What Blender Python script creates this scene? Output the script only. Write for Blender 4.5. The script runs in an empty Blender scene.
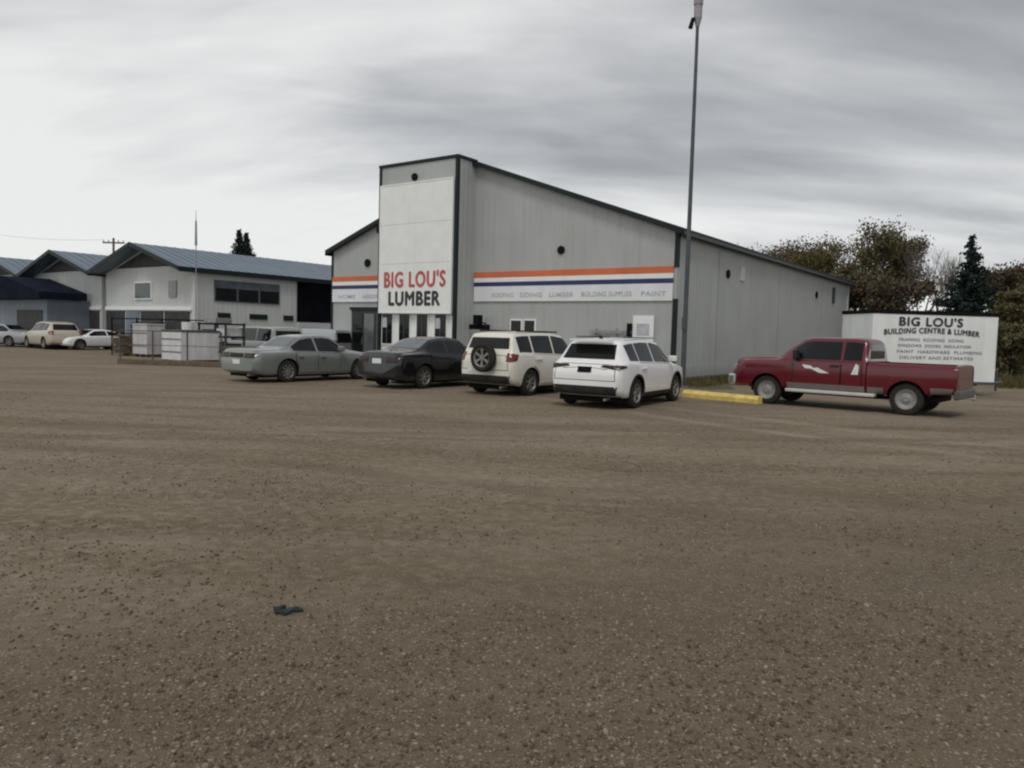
import bpy, bmesh, math, random
from mathutils import Vector, Matrix, Euler, noise
from mathutils.bvhtree import BVHTree
R = math.radians
rnd = random.Random(7)
SC = bpy.context.scene
COL = SC.collection

# ------------------------------------------------------------------ camera
F = 760.0
CAMH = 1.6
PITCH = math.atan(50.0 / F)
ROLL = R(1.55)
cd = bpy.data.cameras.new('camera'); cam = bpy.data.objects.new('camera', cd); COL.objects.link(cam)
cd.sensor_width = 36.0; cd.lens = F / 1024 * 36.0; cd.clip_end = 3000; cd.clip_start = 0.05
CM = Matrix.Translation((0, 0, CAMH)) @ Matrix.Rotation(math.pi/2 - PITCH, 4, 'X') @ Matrix.Rotation(ROLL, 4, 'Z')
cam.matrix_world = CM
SC.camera = cam

def at(px, py, Y):                     # picture point -> place at ground distance Y
    d = CM.to_3x3() @ Vector(((px-512)/F, -(py-384)/F, -1))
    return Vector((0, 0, CAMH)) + d * (Y / d.y)
def gnd(px, py):                       # picture point -> place on the ground
    d = CM.to_3x3() @ Vector(((px-512)/F, -(py-384)/F, -1))
    return Vector((0, 0, CAMH)) + d * (-CAMH / d.z)

# ------------------------------------------------------------------ light
SC.view_settings.view_transform = 'Standard'
SC.view_settings.look = 'None'
SC.view_settings.exposure = 0.15
SC.view_settings.gamma = 1.0
SC.view_settings.use_curve_mapping = False
SUN_EL, SUN_AZ = R(56), math.atan2(-0.99, -0.08)      # towards the sun: behind and left of the camera
w = bpy.data.worlds.new('World'); SC.world = w; w.use_nodes = True
nt = w.node_tree; nt.nodes.clear()
N = nt.nodes.new; L = nt.links.new
out = N('ShaderNodeOutputWorld')
sky = N('ShaderNodeTexSky'); sky.sky_type = 'NISHITA'; sky.sun_disc = False
sky.sun_elevation = SUN_EL; sky.sun_rotation = math.pi/2 - math.atan2(-0.99, -0.08)
bgs = N('ShaderNodeBackground'); bgs.inputs[1].default_value = 0.05; L(sky.outputs[0], bgs.inputs[0])
tc = N('ShaderNodeTexCoord'); sx = N('ShaderNodeSeparateXYZ'); L(tc.outputs['Generated'], sx.inputs[0])
def M_(op, a, b=None, c=None, tree=None):
    n = N('ShaderNodeMath'); n.operation = op
    for i, v in enumerate((a, b, c)):
        if v is None: continue
        if isinstance(v, (int, float)): n.inputs[i].default_value = v
        else: L(v, n.inputs[i])
    return n.outputs[0]
zc = M_('MAXIMUM', sx.outputs[2], 0.0)
den = M_('ADD', zc, 0.30)
cx = M_('DIVIDE', sx.outputs[0], den); cy = M_('DIVIDE', sx.outputs[1], den)
cb = N('ShaderNodeCombineXYZ'); L(cx, cb.inputs[0]); L(cy, cb.inputs[1])
def wnoise(scale, detail, dist, off, sc3=(1, 1, 1), rough=.5):
    mp = N('ShaderNodeMapping'); L(cb.outputs[0], mp.inputs[0]); mp.inputs['Location'].default_value = off
    mp.inputs['Scale'].default_value = sc3; mp.inputs['Rotation'].default_value = (0, 0, 0.35)
    n = N('ShaderNodeTexNoise'); n.inputs['Scale'].default_value = scale; n.inputs['Detail'].default_value = detail
    n.inputs['Distortion'].default_value = dist; n.inputs['Roughness'].default_value = rough
    L(mp.outputs[0], n.inputs[0]); return n.outputs[0]
n1 = wnoise(1.35, 5, 0.4, (3.1, 1.7, 0), (0.55, 1.35, 1))
n2 = wnoise(3.4, 6, 0.7, (5.3, 7.1, 0), (0.5, 1.4, 1), .5)
n3 = wnoise(0.4, 3, 0.2, (1.2, 9.0, 0))
mx = M_('ADD', M_('MULTIPLY', n1, 0.62), M_('ADD', M_('MULTIPLY', n2, 0.18), M_('MULTIPLY', n3, 0.20)))
# brighter cloud low down, greyer overhead, brighter to the left
bias = M_('MULTIPLY', M_('SUBTRACT', 0.2, M_('MINIMUM', zc, 0.42)), 0.46)
bias = M_('ADD', bias, M_('MULTIPLY', M_('MAXIMUM', M_('SUBTRACT', 0.22, zc), 0.0), 0.65))
bias2 = M_('MULTIPLY', sx.outputs[0], -0.18)
tot = M_('ADD', M_('MULTIPLY_ADD', M_('SUBTRACT', mx, 0.5), 1.35, 0.53), M_('ADD', bias, bias2))
rp = N('ShaderNodeValToRGB'); L(tot, rp.inputs[0])
e = rp.color_ramp.elements
e[0].position = 0.35; e[0].color = (.35, .36, .38, 1)
e[1].position = 0.66; e[1].color = (.83, .84, .825, 1)
for p, c in ((.43, (.46, .47, .485, 1)), (.50, (.58, .59, .60, 1)), (.58, (.72, .73, .73, 1))):
    q = e.new(p); q.color = c
bgc = N('ShaderNodeBackground'); L(rp.outputs[0], bgc.inputs[0]); bgc.inputs[1].default_value = 0.97
add = N('ShaderNodeMixShader'); add.inputs[0].default_value = 0.90
L(bgs.outputs[0], add.inputs[1]); L(bgc.outputs[0], add.inputs[2]); L(add.outputs[0], out.inputs[0])
sd = bpy.data.lights.new('sun', 'SUN'); sd.energy = 1.05; sd.angle = R(18); sd.color = (1, .97, .92)
so = bpy.data.objects.new('sun', sd); COL.objects.link(so)
tosun = Vector((math.cos(SUN_AZ)*math.cos(SUN_EL), math.sin(SUN_AZ)*math.cos(SUN_EL), math.sin(SUN_EL)))
so.rotation_euler = tosun.to_track_quat('Z', 'Y').to_euler()
so.location = (0, 0, 60)
try: SC.cycles.filter_width = 2.2
except Exception: pass

# ------------------------------------------------------------------ materials
_m = {}
def mat(name, col, rough=.6, metal=0, var=.12, vscale=3, bump=0, bscale=40, coat=0, dust=0, emit=None, spec=.5, streak=0, trans=0):
    if name in _m: return _m[name]
    m = bpy.data.materials.new(name); m.use_nodes = True; t = m.node_tree; b = t.nodes['Principled BSDF']
    b.inputs['Roughness'].default_value = rough; b.inputs['Metallic'].default_value = metal
    b.inputs['Coat Weight'].default_value = coat; b.inputs['Coat Roughness'].default_value = .06
    b.inputs['Specular IOR Level'].default_value = spec
    tcn = t.nodes.new('ShaderNodeTexCoord')
    n = t.nodes.new('ShaderNodeTexNoise'); n.inputs['Scale'].default_value = vscale; n.inputs['Detail'].default_value = 6
    t.links.new(tcn.outputs['Object'], n.inputs[0])
    mp = t.nodes.new('ShaderNodeMapRange'); mp.inputs[1].default_value = .3; mp.inputs[2].default_value = .7
    mp.inputs[3].default_value = 1-var; mp.inputs[4].default_value = 1+var
    t.links.new(n.outputs[0], mp.inputs[0])
    hs = t.nodes.new('ShaderNodeVectorMath'); hs.operation = 'SCALE'; hs.inputs[0].default_value = col[:3]
    t.links.new(mp.outputs[0], hs.inputs['Scale'])
    c = hs.outputs[0]
    if streak:
        mpp = t.nodes.new('ShaderNodeMapping'); mpp.inputs['Scale'].default_value = (2.2, 2.2, .18)
        t.links.new(tcn.outputs['Object'], mpp.inputs[0])
        n5 = t.nodes.new('ShaderNodeTexNoise'); n5.inputs['Scale'].default_value = 1.6; n5.inputs['Detail'].default_value = 8
        t.links.new(mpp.outputs[0], n5.inputs[0])
        r5 = t.nodes.new('ShaderNodeMapRange'); r5.inputs[1].default_value = .48; r5.inputs[2].default_value = .75; r5.inputs[4].default_value = streak
        t.links.new(n5.outputs[0], r5.inputs[0])
        mm = t.nodes.new('ShaderNodeMix'); mm.data_type = 'RGBA'; t.links.new(r5.outputs[0], mm.inputs[0])
        t.links.new(c, mm.inputs[6]); mm.inputs[7].default_value = (col[0]*.5, col[1]*.48, col[2]*.42, 1); c = mm.outputs[2]
    if dust:
        sp = t.nodes.new('ShaderNodeSeparateXYZ'); t.links.new(tcn.outputs['Object'], sp.inputs[0])
        n6 = t.nodes.new('ShaderNodeTexNoise'); n6.inputs['Scale'].default_value = 7; n6.inputs['Detail'].default_value = 8
        t.links.new(tcn.outputs['Object'], n6.inputs[0])
        ad = t.nodes.new('ShaderNodeMath'); ad.operation = 'MULTIPLY_ADD'; ad.inputs[1].default_value = -.7
        t.links.new(n6.outputs[0], ad.inputs[0]); t.links.new(sp.outputs[2], ad.inputs[2])
        r6 = t.nodes.new('ShaderNodeMapRange'); r6.inputs[1].default_value = -.28; r6.inputs[2].default_value = .22
        r6.inputs[3].default_value = dust; r6.inputs[4].default_value = dust*.06
        t.links.new(ad.outputs[0], r6.inputs[0])
        mm = t.nodes.new('ShaderNodeMix'); mm.data_type = 'RGBA'; t.links.new(r6.outputs[0], mm.inputs[0])
        t.links.new(c, mm.inputs[6]); mm.inputs[7].default_value = (.17, .145, .115, 1); c = mm.outputs[2]
        rr = t.nodes.new('ShaderNodeMath'); rr.operation = 'MULTIPLY_ADD'; rr.inputs[1].default_value = .35; rr.inputs[2].default_value = rough
        t.links.new(r6.outputs[0], rr.inputs[0]); t.links.new(rr.outputs[0], b.inputs['Roughness'])
    t.links.new(c, b.inputs['Base Color'])
    if bump:
        nb = t.nodes.new('ShaderNodeTexNoise'); nb.inputs['Scale'].default_value = bscale; nb.inputs['Detail'].default_value = 4
        t.links.new(tcn.outputs['Object'], nb.inputs[0])
        bn = t.nodes.new('ShaderNodeBump'); bn.inputs['Strength'].default_value = bump; bn.inputs['Distance'].default_value = .02
        t.links.new(nb.outputs[0], bn.inputs['Height']); t.links.new(bn.outputs[0], b.inputs['Normal'])
    _m[name] = m; return m

SIDING = mat('grey metal siding', (.42, .438, .43), .5, .0, .06, .6, bump=.1, bscale=2, streak=.2, dust=.55)
SIDING2 = mat('pale metal siding', (.56, .58, .57), .5, 0, .06, .7, bump=.15, bscale=2, streak=.22)
SIDING3 = mat('blue grey siding', (.17, .20, .24), .55, 0, .1, .8, streak=.3)
WHITEP = mat('white painted panel', (.84, .86, .84), .5, 0, .04, 2, streak=.10)
BANNERW = mat('banner white', (.76, .775, .80), .5, 0, .05, 1.2, streak=.12)
TRIM = mat('dark green trim', (.012, .019, .022), .5, 0, .2, 3, spec=.25)
ROOFM = mat('grey blue metal roof', (.12, .165, .215), .42, .15, .15, .5, streak=.25)
ROOFD = mat('dark metal roof', (.05, .06, .065), .45, .2, .2, .6)
NAVY = mat('navy shingle roof', (.008, .011, .022), .9, 0, .4, 2, spec=.08)
BLACK = mat('soot black', (.006, .006, .007), .8, 0, .2, 3, spec=.15)
BAYM = mat('dark interior', (.006, .006, .009), .9, 0, .5, 1, spec=.05)
DARKBR = mat('dark brown boards', (.038, .037, .038), .7, 0, .4, 3)
REDT = mat('red paint lettering', (.50, .10, .09), .5, 0, .25, 6)
BLKT = mat('black lettering', (.03, .03, .035), .5, 0, .2, 4)
ORANGE = mat('orange stripe', (.62, .15, .055), .5, 0, .15, .6, streak=.15)
REDS = mat('faded red stripe', (.45, .11, .09), .5, 0, .15, 1)
BLUES = mat('navy blue stripe', (.02, .03, .13), .5, 0, .15, 1)
GREYT = mat('grey lettering', (.47, .49, .53), .6, 0, .15, 4)
CHROME = mat('bright metal', (.55, .56, .56), .25, .9, .08, 5)
ALU = mat('wheel alloy', (.42, .43, .43), .35, .7, .12, 9, dust=.5)
STEEL = mat('grey galvanised steel', (.30, .31, .32), .45, .6, .15, 4)
POLEM = mat('dark grey pole paint', (.075, .085, .09), .5, .3, .2, 3)
TYRE = mat('tyre rubber', (.012, .012, .012), .85, 0, .25, 12, dust=.14, spec=.2)
GLASS = mat('tinted glass', (.006, .007, .008), .08, 0, .2, 2, spec=.35)
GLASSL = mat('painted reflection glass', (.10, .115, .12), .10, 0, .2, 2, spec=.8)  # pale base colour stands in for reflected sky
PLAST = mat('black plastic', (.016, .016, .017), .6, 0, .2, 9, dust=.25, spec=.3)
TAILR = mat('red tail lamp', (.14, .010, .010), .15, 0, .1, 8, coat=.6)
TAILD = mat('smoked tail lamp', (.02, .005, .006), .3, 0, .1, 8)
LAMPW = mat('clear lamp', (.55, .56, .56), .12, .2, .1, 8, coat=.6)
PLATE = mat('licence plate', (.72, .74, .74), .4, 0, .08, 20)
YELLOW = mat('worn yellow paint', (.80, .60, .17), .65, 0, .22, 5, bump=.3, bscale=30, dust=.12)
WOOD = mat('weathered timber', (.13, .095, .065), .8, 0, .3, 6, bump=.4, bscale=25)
CRATE = mat('greyish white panel', (.52, .50, .50), .6, 0, .1, 3, streak=.3)
CRATE2 = mat('dull white panel', (.66, .66, .66), .6, 0, .08, 3, streak=.25)
BARK = mat('grey brown bark', (.085, .07, .055), .9, 0, .3, 8)
BARKL = mat('pale bark', (.17, .155, .14), .9, 0, .3, 8)

def paint(name, col, metal=0, dust=.55, rough=.28):
    return mat(name, col, rough, metal, .04, 2, coat=.5, dust=dust)

def leafmat(name, c1, c2, c3):
    m = bpy.data.materials.new(name); m.use_nodes = True; t = m.node_tree; b = t.nodes['Principled BSDF']
    g = t.nodes.new('ShaderNodeNewGeometry'); r = t.nodes.new('ShaderNodeValToRGB')
    r.color_ramp.elements[0].color = (*c1, 1); r.color_ramp.elements[1].color = (*c3, 1)
    q = r.color_ramp.elements.new(.5); q.color = (*c2, 1)
    t.links.new(g.outputs['Random Per Island'], r.inputs[0]); t.links.new(r.outputs[0], b.inputs['Base Color'])
    b.inputs['Roughness'].default_value = .8; b.inputs['Specular IOR Level'].default_value = .2
    return m

def gravel_material():
    m = bpy.data.materials.new('gravel'); m.use_nodes = True; t = m.node_tree; b = t.nodes['Principled BSDF']
    n_ = t.nodes.new; l_ = t.links.new
    tcn = n_('ShaderNodeTexCoord'); P = tcn.outputs['Object']
    def noi(s, d, off=0, stretch=None, r=.55):
        v = P
        if stretch or off:
            mp = n_('ShaderNodeMapping'); l_(P, mp.inputs[0]); mp.inputs['Location'].default_value = (off, off*.7, 0)
            if stretch: mp.inputs['Scale'].default_value = stretch[:3]; mp.inputs['Rotation'].default_value = (0, 0, stretch[3])
            v = mp.outputs[0]
        n = n_('ShaderNodeTexNoise'); n.inputs['Scale'].default_value = s; n.inputs['Detail'].default_value = d
        n.inputs['Roughness'].default_value = r; l_(v, n.inputs[0]); return n.outputs[0]
    def mr(v, a, b_, c, d):
        n = n_('ShaderNodeMapRange'); l_(v, n.inputs[0]); n.inputs[1].default_value = a; n.inputs[2].default_value = b_
        n.inputs[3].default_value = c; n.inputs[4].default_value = d; return n.outputs[0]
    def mth(op, a, b_):
        n = n_('ShaderNodeMath'); n.operation = op
        for i, v in enumerate((a, b_)):
            if isinstance(v, (int, float)): n.inputs[i].default_value = v
            else: l_(v, n.inputs[i])
        return n.outputs[0]
    def mix(f, a, b_, bt='MIX'):
        n = n_('ShaderNodeMix'); n.data_type = 'RGBA'; n.blend_type = bt
        if isinstance(f, (int, float)): n.inputs[0].default_value = f
        else: l_(f, n.inputs[0])
        for i, v in ((6, a), (7, b_)):
            if isinstance(v, tuple): n.inputs[i].default_value = (*v, 1)
            else: l_(v, n.inputs[i])
        return n.outputs[2]
    def vor(s, feat='F1', off=0):
        mp = n_('ShaderNodeMapping'); l_(P, mp.inputs[0]); mp.inputs['Location'].default_value = (off, off, 0)
        v = n_('ShaderNodeTexVoronoi'); v.feature = feat; v.inputs['Scale'].default_value = s; l_(mp.outputs[0], v.inputs[0]); return v
    base = mix(mr(noi(.22, 6), .4, .62, 0, 1), (.205, .160, .096), (.285, .228, .152))
    base = mix(mr(noi(.7, 8, 5, (1, 2.4, 1, .5)), .5, .72, 0, .75), base, (.155, .118, .066))      # damp sandy streaks
    base = mix(mr(noi(.35, 7, 21, (.5, 1.6, 1, -.3)), .48, .62, 0, .6), base, (.33, .275, .21))     # dry pale drift
    fine = noi(60, 4, 0, None, .7)
    base = mix(mr(fine, .3, .7, 0, .5), mix(.5, base, (.085, .066, .048)), base)
    base = mix(mr(noi(1.0, 6, 51, (.16, 1.15, 1, .06)), .52, .62, 0, .75), base, (.115, .09, .052))      # long wheel-worn ruts
    base = mix(mr(noi(9, 5, 61, None, .65), .46, .62, 0, .38), base, (.38, .315, .24))
    base = mix(mr(noi(4.5, 6, 71, (.7, 1.3, 1, .2), .65), .52, .66, 0, .45), base, (.12, .092, .06))
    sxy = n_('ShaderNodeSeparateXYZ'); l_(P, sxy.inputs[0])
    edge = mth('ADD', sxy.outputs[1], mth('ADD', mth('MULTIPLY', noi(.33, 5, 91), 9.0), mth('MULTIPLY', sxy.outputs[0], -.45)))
    coarse_vignette = mr(edge, 8.0, 12.5, 1, 0)        # denser stones near the camera; the darkening paints in lens vignetting
    base = mix(mth('MULTIPLY', coarse_vignette, .7), base, (.115, .086, .054))
    # arcs left by turning vehicles
    for (ccx, ccy, rad, col_, amt) in ((-10, -14, 24, (.115, .09, .058), .55), (-10, -14, 25.6, (.115, .09, .058), .5), (27, 32, 27.5, (.33, .28, .22), .5),
                                       (27, 32, 29.1, (.33, .28, .22), .5), (-4, 70, 58.2, (.12, .095, .06), .6), (-4, 70, 56.7, (.12, .095, .06), .55), (14, -9, 16.5, (.125, .10, .066), .45), (14, -9, 18, (.125, .10, .066), .45)):
        vd = n_('ShaderNodeVectorMath'); vd.operation = 'DISTANCE'; l_(P, vd.inputs[0]); vd.inputs[1].default_value = (ccx, ccy, 0)
        dd = mth('ABSOLUTE', mth('ADD', mth('SUBTRACT', vd.outputs['Value'], rad), mth('MULTIPLY', mth('SUBTRACT', noi(.5, 3, 17), .5), .8)), 0)
        tm = mth('MULTIPLY', mr(dd, .10, .32, amt, 0), mr(noi(.6, 5, 13+rad), .38, .58, .1, 1))
        base = mix(tm, base, col_)
    # stones of three sizes
    patch = mr(noi(.5, 5, 33), .40, .62, .12, 1); patch = mth('MAXIMUM', patch, coarse_vignette)
    hsum = None
    for s, lo, cov in ((30, .25, .55), (48, .22, .25), (85, .2, .2)):
        v = vor(s, 'F1', s*.37); 
        sep = n_('ShaderNodeSeparateColor'); l_(v.outputs['Color'], sep.inputs[0])
        keep = mth('MULTIPLY', mth('GREATER_THAN', sep.outputs[0], cov), patch)
        shape = mr(v.outputs['Distance'], .18, .42, 1, 0)
        msk = mth('MULTIPLY', keep, shape)
        rr = n_('ShaderNodeValToRGB'); rr.label = 'stone colours'; l_(sep.outputs[1], rr.inputs[0])
        ee = rr.color_ramp.elements; ee[0].color = (.06, .044, .031, 1); ee[1].color = (.42, .36, .29, 1)
        for p_, c_ in ((.35, (.15, .12, .09, 1)), (.65, (.25, .21, .165, 1)), (.86, (.36, .315, .26, 1))):
            q = ee.new(p_); q.color = c_
        base = mix(mth('MULTIPLY', msk, .85), base, rr.outputs[0])
        hh = mth('MULTIPLY', msk, .018*22/s)
        hsum = hh if hsum is None else mth('ADD', hsum, hh)
    h = mth('ADD', hsum, mth('MULTIPLY', fine, .005)); h = mth('ADD', h, mth('MULTIPLY', noi(2.5, 5), .05))
    bn = n_('ShaderNodeBump'); bn.inputs['Strength'].default_value = .6; bn.inputs['Distance'].default_value = 1.0
    l_(h, bn.inputs['Height']); l_(bn.outputs[0], b.inputs['Normal']); l_(base, b.inputs['Base Color'])
    b.inputs['Roughness'].default_value = .9; b.inputs['Specular IOR Level'].default_value = .25
    return m

# ------------------------------------------------------------------ mesh helpers
class MB:
    def __init__(s): s.v = []; s.f = []
    def add(s, vs, fs):
        o = len(s.v); s.v += [tuple(v) for v in vs]; s.f += [tuple(i+o for i in f) for f in fs]; return s
    def box(s, x0, x1, y0, y1, z0, z1, M=None):
        vs = [Vector((x, y, z)) for z in (z0, z1) for y in (y0, y1) for x in (x0, x1)]
        if M: vs = [M @ v for v in vs]
        return s.add(vs, [(0, 2, 3, 1), (4, 5, 7, 6), (0, 1, 5, 4), (2, 6, 7, 3), (0, 4, 6, 2), (1, 3, 7, 5)])
    def tube(s, p, q, r0, r1=None, n=8, caps=True):
        p = Vector(p); q = Vector(q); r1 = r0 if r1 is None else r1
        d = (q-p); 
        if d.length < 1e-6: return s
        d.normalize(); a = d.orthogonal().normalized(); b = d.cross(a)
        vs = []
        for c, r in ((p, r0), (q, r1)):
            for k in range(n):
                t = 2*math.pi*k/n; vs.append(c + a*math.cos(t)*r + b*math.sin(t)*r)
        fs = [(k, (k+1) % n, n+(k+1) % n, n+k) for k in range(n)]
        if caps: fs += [tuple(range(n))[::-1], tuple(range(n, 2*n))]
        return s.add(vs, fs)
    def lathe(s, prof, M=None, n=32, closed=False):      # prof: (radius, along) turned about local X
        vs = []; m = len(prof)
        for k in range(n):
            t = 2*math.pi*k/n
            for r, x in prof: vs.append(Vector((x, r*math.cos(t), r*math.sin(t))))
        if M: vs = [M @ v for v in vs]
        fs = []
        for k in range(n):
            k2 = (k+1) % n
            for i in range(m if closed else m-1):
                j = (i+1) % m; fs.append((k*m+i, k*m+j, k2*m+j, k2*m+i))
        return s.add(vs, fs)
    def prism(s, pts, y0, y1, M=None):                    # outline (x,z) drawn out along y
        n = len(pts)
        vs = [Vector((x, y0, z)) for x, z in pts] + [Vector((x, y1, z)) for x, z in pts]
        if M: vs = [M @ v for v in vs]
        return s.add(vs, [tuple(range(n)), tuple(range(2*n-1, n-1, -1))] + [(k, n+k, n+(k+1) % n, (k+1) % n) for k in range(n)])
    def build(s, name, m, parent=None, smooth=False, fix=True):
        me = bpy.data.meshes.new(name); me.from_pydata(s.v, [], s.f); me.materials.append(m)
        if fix:
            bm = bmesh.new(); bm.from_mesh(me); bmesh.ops.recalc_face_normals(bm, faces=bm.faces); bm.to_mesh(me); bm.free()
        if smooth:
            me.shade_smooth()
            me.set_sharp_from_angle(angle=R(smooth if smooth is not True else 35))
        o = bpy.data.objects.new(name, me); COL.objects.link(o)
        if parent: o.parent = parent
        return o
def bevel(o, wd=.01, seg=2):
    bm = bmesh.new(); bm.from_mesh(o.data)
    es = [e_ for e_ in bm.edges if len(e_.link_faces) == 2 and e_.calc_face_angle(0) > .5]
    bmesh.ops.bevel(bm, geom=es, offset=wd, segments=seg, affect='EDGES', profile=.5, clamp_overlap=True)
    bm.to_mesh(o.data); bm.free(); return o
def empty(name, loc, rz=0):
    o = bpy.data.objects.new(name, None); COL.objects.link(o); o.location = loc; o.rotation_euler = (0, 0, rz)
    o.empty_display_size = .3; return o
def tag(o, label=None, cat=None, group=None, kind=None):
    for k, v in (('label', label), ('category', cat), ('group', group), ('kind', kind)):
        if v: o[k] = v
    return o
def text(s, size, m, parent, loc, width=None, name='lettering', ext=.006, bold=.0, rz=0, shear=0, arch=0, heavy=0):
    cu = bpy.data.curves.new(name, 'FONT'); cu.body = s; cu.size = size; cu.align_x = 'CENTER'; cu.align_y = 'CENTER'
    cu.extrude = ext; cu.space_character = 1.12; cu.offset = bold; cu.shear = shear; cu.resolution_u = 5
    t = bpy.data.objects.new(name, cu); COL.objects.link(t)
    dg = bpy.context.evaluated_depsgraph_get(); me = bpy.data.meshes.new_from_object(t.evaluated_get(dg))
    bpy.data.objects.remove(t)
    xs = [v.co.x for v in me.vertices]; wd = max(xs)-min(xs); c = (max(xs)+min(xs))/2
    k = (width/wd) if width else 1
    for v in me.vertices:
        v.co.x = (v.co.x-c)*k
        if arch: v.co.y -= arch*(v.co.x/(width/2))**2
    if heavy:
        bm = bmesh.new()
        for k, (dx, dy) in enumerate(((0, 0), (heavy, 0), (-heavy, 0), (0, heavy), (0, -heavy))):
            n0 = len(bm.verts); bm.from_mesh(me); bm.verts.ensure_lookup_table()
            for v in bm.verts[n0:]: v.co.x += dx; v.co.y += dy; v.co.z *= 1+.22*k
        bm.to_mesh(me); bm.free()
    me.transform(Matrix.Translation(loc) @ Matrix.Rotation(rz, 4, 'Z') @ Matrix.Rotation(math.pi/2, 4, 'X'))
    me.materials.clear(); me.materials.append(m)
    o = bpy.data.objects.new(name, me); COL.objects.link(o); o.parent = parent; return o

GRID = math.atan2(-0.585, 0.81)     # the lot's buildings and parked cars share this turn

# ------------------------------------------------------------------ ground
gb = MB(); gb.add([(-900, -60, 0), (900, -60, 0), (900, 1500, 0), (-900, 1500, 0)], [(0, 1, 2, 3)])
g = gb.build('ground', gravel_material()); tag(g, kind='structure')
# loose stones lying on the lot near the camera
sb = MB()
ico = bmesh.new(); bmesh.ops.create_icosphere(ico, subdivisions=1, radius=1)
iv = [v.co.copy() for v in ico.verts]; ifa = [tuple(v.index for v in f.verts) for f in ico.faces]; ico.free()
for k in range(48000):
    Y = 2.2 + (rnd.random()**2.6)*15; X = rnd.uniform(-1, 1)*(Y*.75+.4)
    if noise.noise(Vector((X*.7, Y*.7, 3))) < rnd.uniform(-.35, .3): continue
    r = min(.02, .0045+abs(rnd.gauss(0, .0046)))
    E = Euler((rnd.random()*6, rnd.random()*6, rnd.random()*6)).to_matrix()
    sc = Vector((1, rnd.uniform(.6, 1), rnd.uniform(.4, .8)))
    sb.add([Vector((X, Y, r*.25)) + E @ Vector((a.x*sc.x*r*rnd.uniform(.8, 1.15), a.y*sc.y*r, a.z*sc.z*r)) for a in iv], ifa)
stm = leafmat('loose stones', (.085, .064, .044), (.135, .105, .074), (.30, .25, .19))
s_ = sb.build('gravel_stones', stm, fix=False); tag(s_, kind='stuff', label='loose stones scattered on the gravel lot', cat='gravel')

# ------------------------------------------------------------------ building pieces
def ribbed(x0, x1, y, zfun, pitch=.30, dep=.010, z0=0.0, axis='x', breaks=()):
    mb = MB(); pts = []
    n = max(1, int(round((x1-x0)/pitch)))
    for i in range(n):
        a = x0 + (x1-x0)*i/n; p = (x1-x0)/n
        pts += [(a, 0), (a+p*.72, 0), (a+p*.79, 1), (a+p*.93, 1)]
    pts.append((x1, 0))
    vs = []
    for a, d in pts:
        zt = zfun(a)
        for z in (z0, zt):
            vs.append((a, y-d*dep, z) if axis == 'x' else (y+d*dep, a, z))
    fs = [(2*i, 2*i+2, 2*i+3, 2*i+1) for i in range(len(pts)-1)]
    mb.add(vs, fs); return mb
def gable_building(name, loc, W, D, eave, peak, wallm, roofm, ov_f=.3, ov_s=.3, ribs=True, th=.14, rdark=TRIM):
    root = empty(name, loc, GRID)
    zf = lambda x: eave + (peak-eave)*(1-abs(x+W/2)/(W/2))
    rb = ribbed(-W, 0, 0, zf); rb.build('front_wall', wallm, root, fix=False)
    ribbed(0, D, 0, lambda y: eave, axis='y').build('side_wall', wallm, root, fix=False)
    MB().prism([(-W, 0), (-W, eave), (-W/2, peak), (0, eave), (0, 0)], .02, .1).build('inner_wall', wallm, root) if False else None
    mb = MB(); mb.add([(-W, D, 0), (0, D, 0), (0, D, eave), (-W/2, D, peak), (-W, D, eave)], [(1, 0, 4, 3, 2)])
    mb.build('back_wall', wallm, root, fix=False)
    mb = MB(); mb.add([(-W, 0, 0), (-W, D, 0), (-W, D, eave), (-W, 0, eave)], [(0, 3, 2, 1)])
    mb.build('far_side_wall', wallm, root, fix=False)
    sl = (peak-eave)/(W/2)
    for s in (-1, 1):                       # two roof slopes with standing ribs
        r = MB(); xm = -W/2; xe = xm + s*(W/2+ov_s); ze = eave - sl*ov_s
        a, b = (xm, peak), (xe, ze)
        r.prism([(a[0], a[1]+.01), (b[0], b[1]+.01), (b[0], b[1]+th), (a[0], a[1]+th)], -ov_f, D+.3)
        y = -ov_f+.3
        while y < D:
            r.prism([(a[0]+s*.02, a[1]+th), (b[0], b[1]+th), (b[0], b[1]+th+.016), (a[0]+s*.02, a[1]+th+.016)], y, y+.05); y += .6
        r.build('roof', roofm, root)
        f = MB(); f.prism([(a[0], a[1]-.05), (b[0], b[1]-.05), (b[0], b[1]+th+.035), (a[0], a[1]+th+.035)], -ov_f-.05, -ov_f-.003)
        f.build('rake_trim', rdark, root)
        x_ = xe; f = MB(); f.box(min(x_, x_+s*.06)+ (s*.003), max(x_, x_+s*.06)+(s*.003), -ov_f, D+.3, ze-.1, ze+th+.02); f.build('eave_trim', rdark, root)
    return root

# ------------------------------------------------------------------ main store
C0 = at(674.5, 339, 28.0); C0.z = 0
WB, DB, EV, PK = 18.8, 27.2, 5.5, 8.85
store = gable_building('store_building', C0, WB, DB, EV, PK, SIDING, ROOFD, .25, .22, th=.12)
tag(store, 'long grey metal-sided store with a tall sign tower and a striped front gable', 'building')
# corner trims
MB().box(-.12, .035, -.035, .12, 0, 3.05).build('corner_trim', TRIM, store)
MB().box(-.12, .035, -.035, .12, 4.2, EV+.0).build('corner_trim', TRIM, store)
MB().box(-WB-.03, -WB+.10, -.035, .1, 0, EV).build('corner_trim', TRIM, store)
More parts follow.
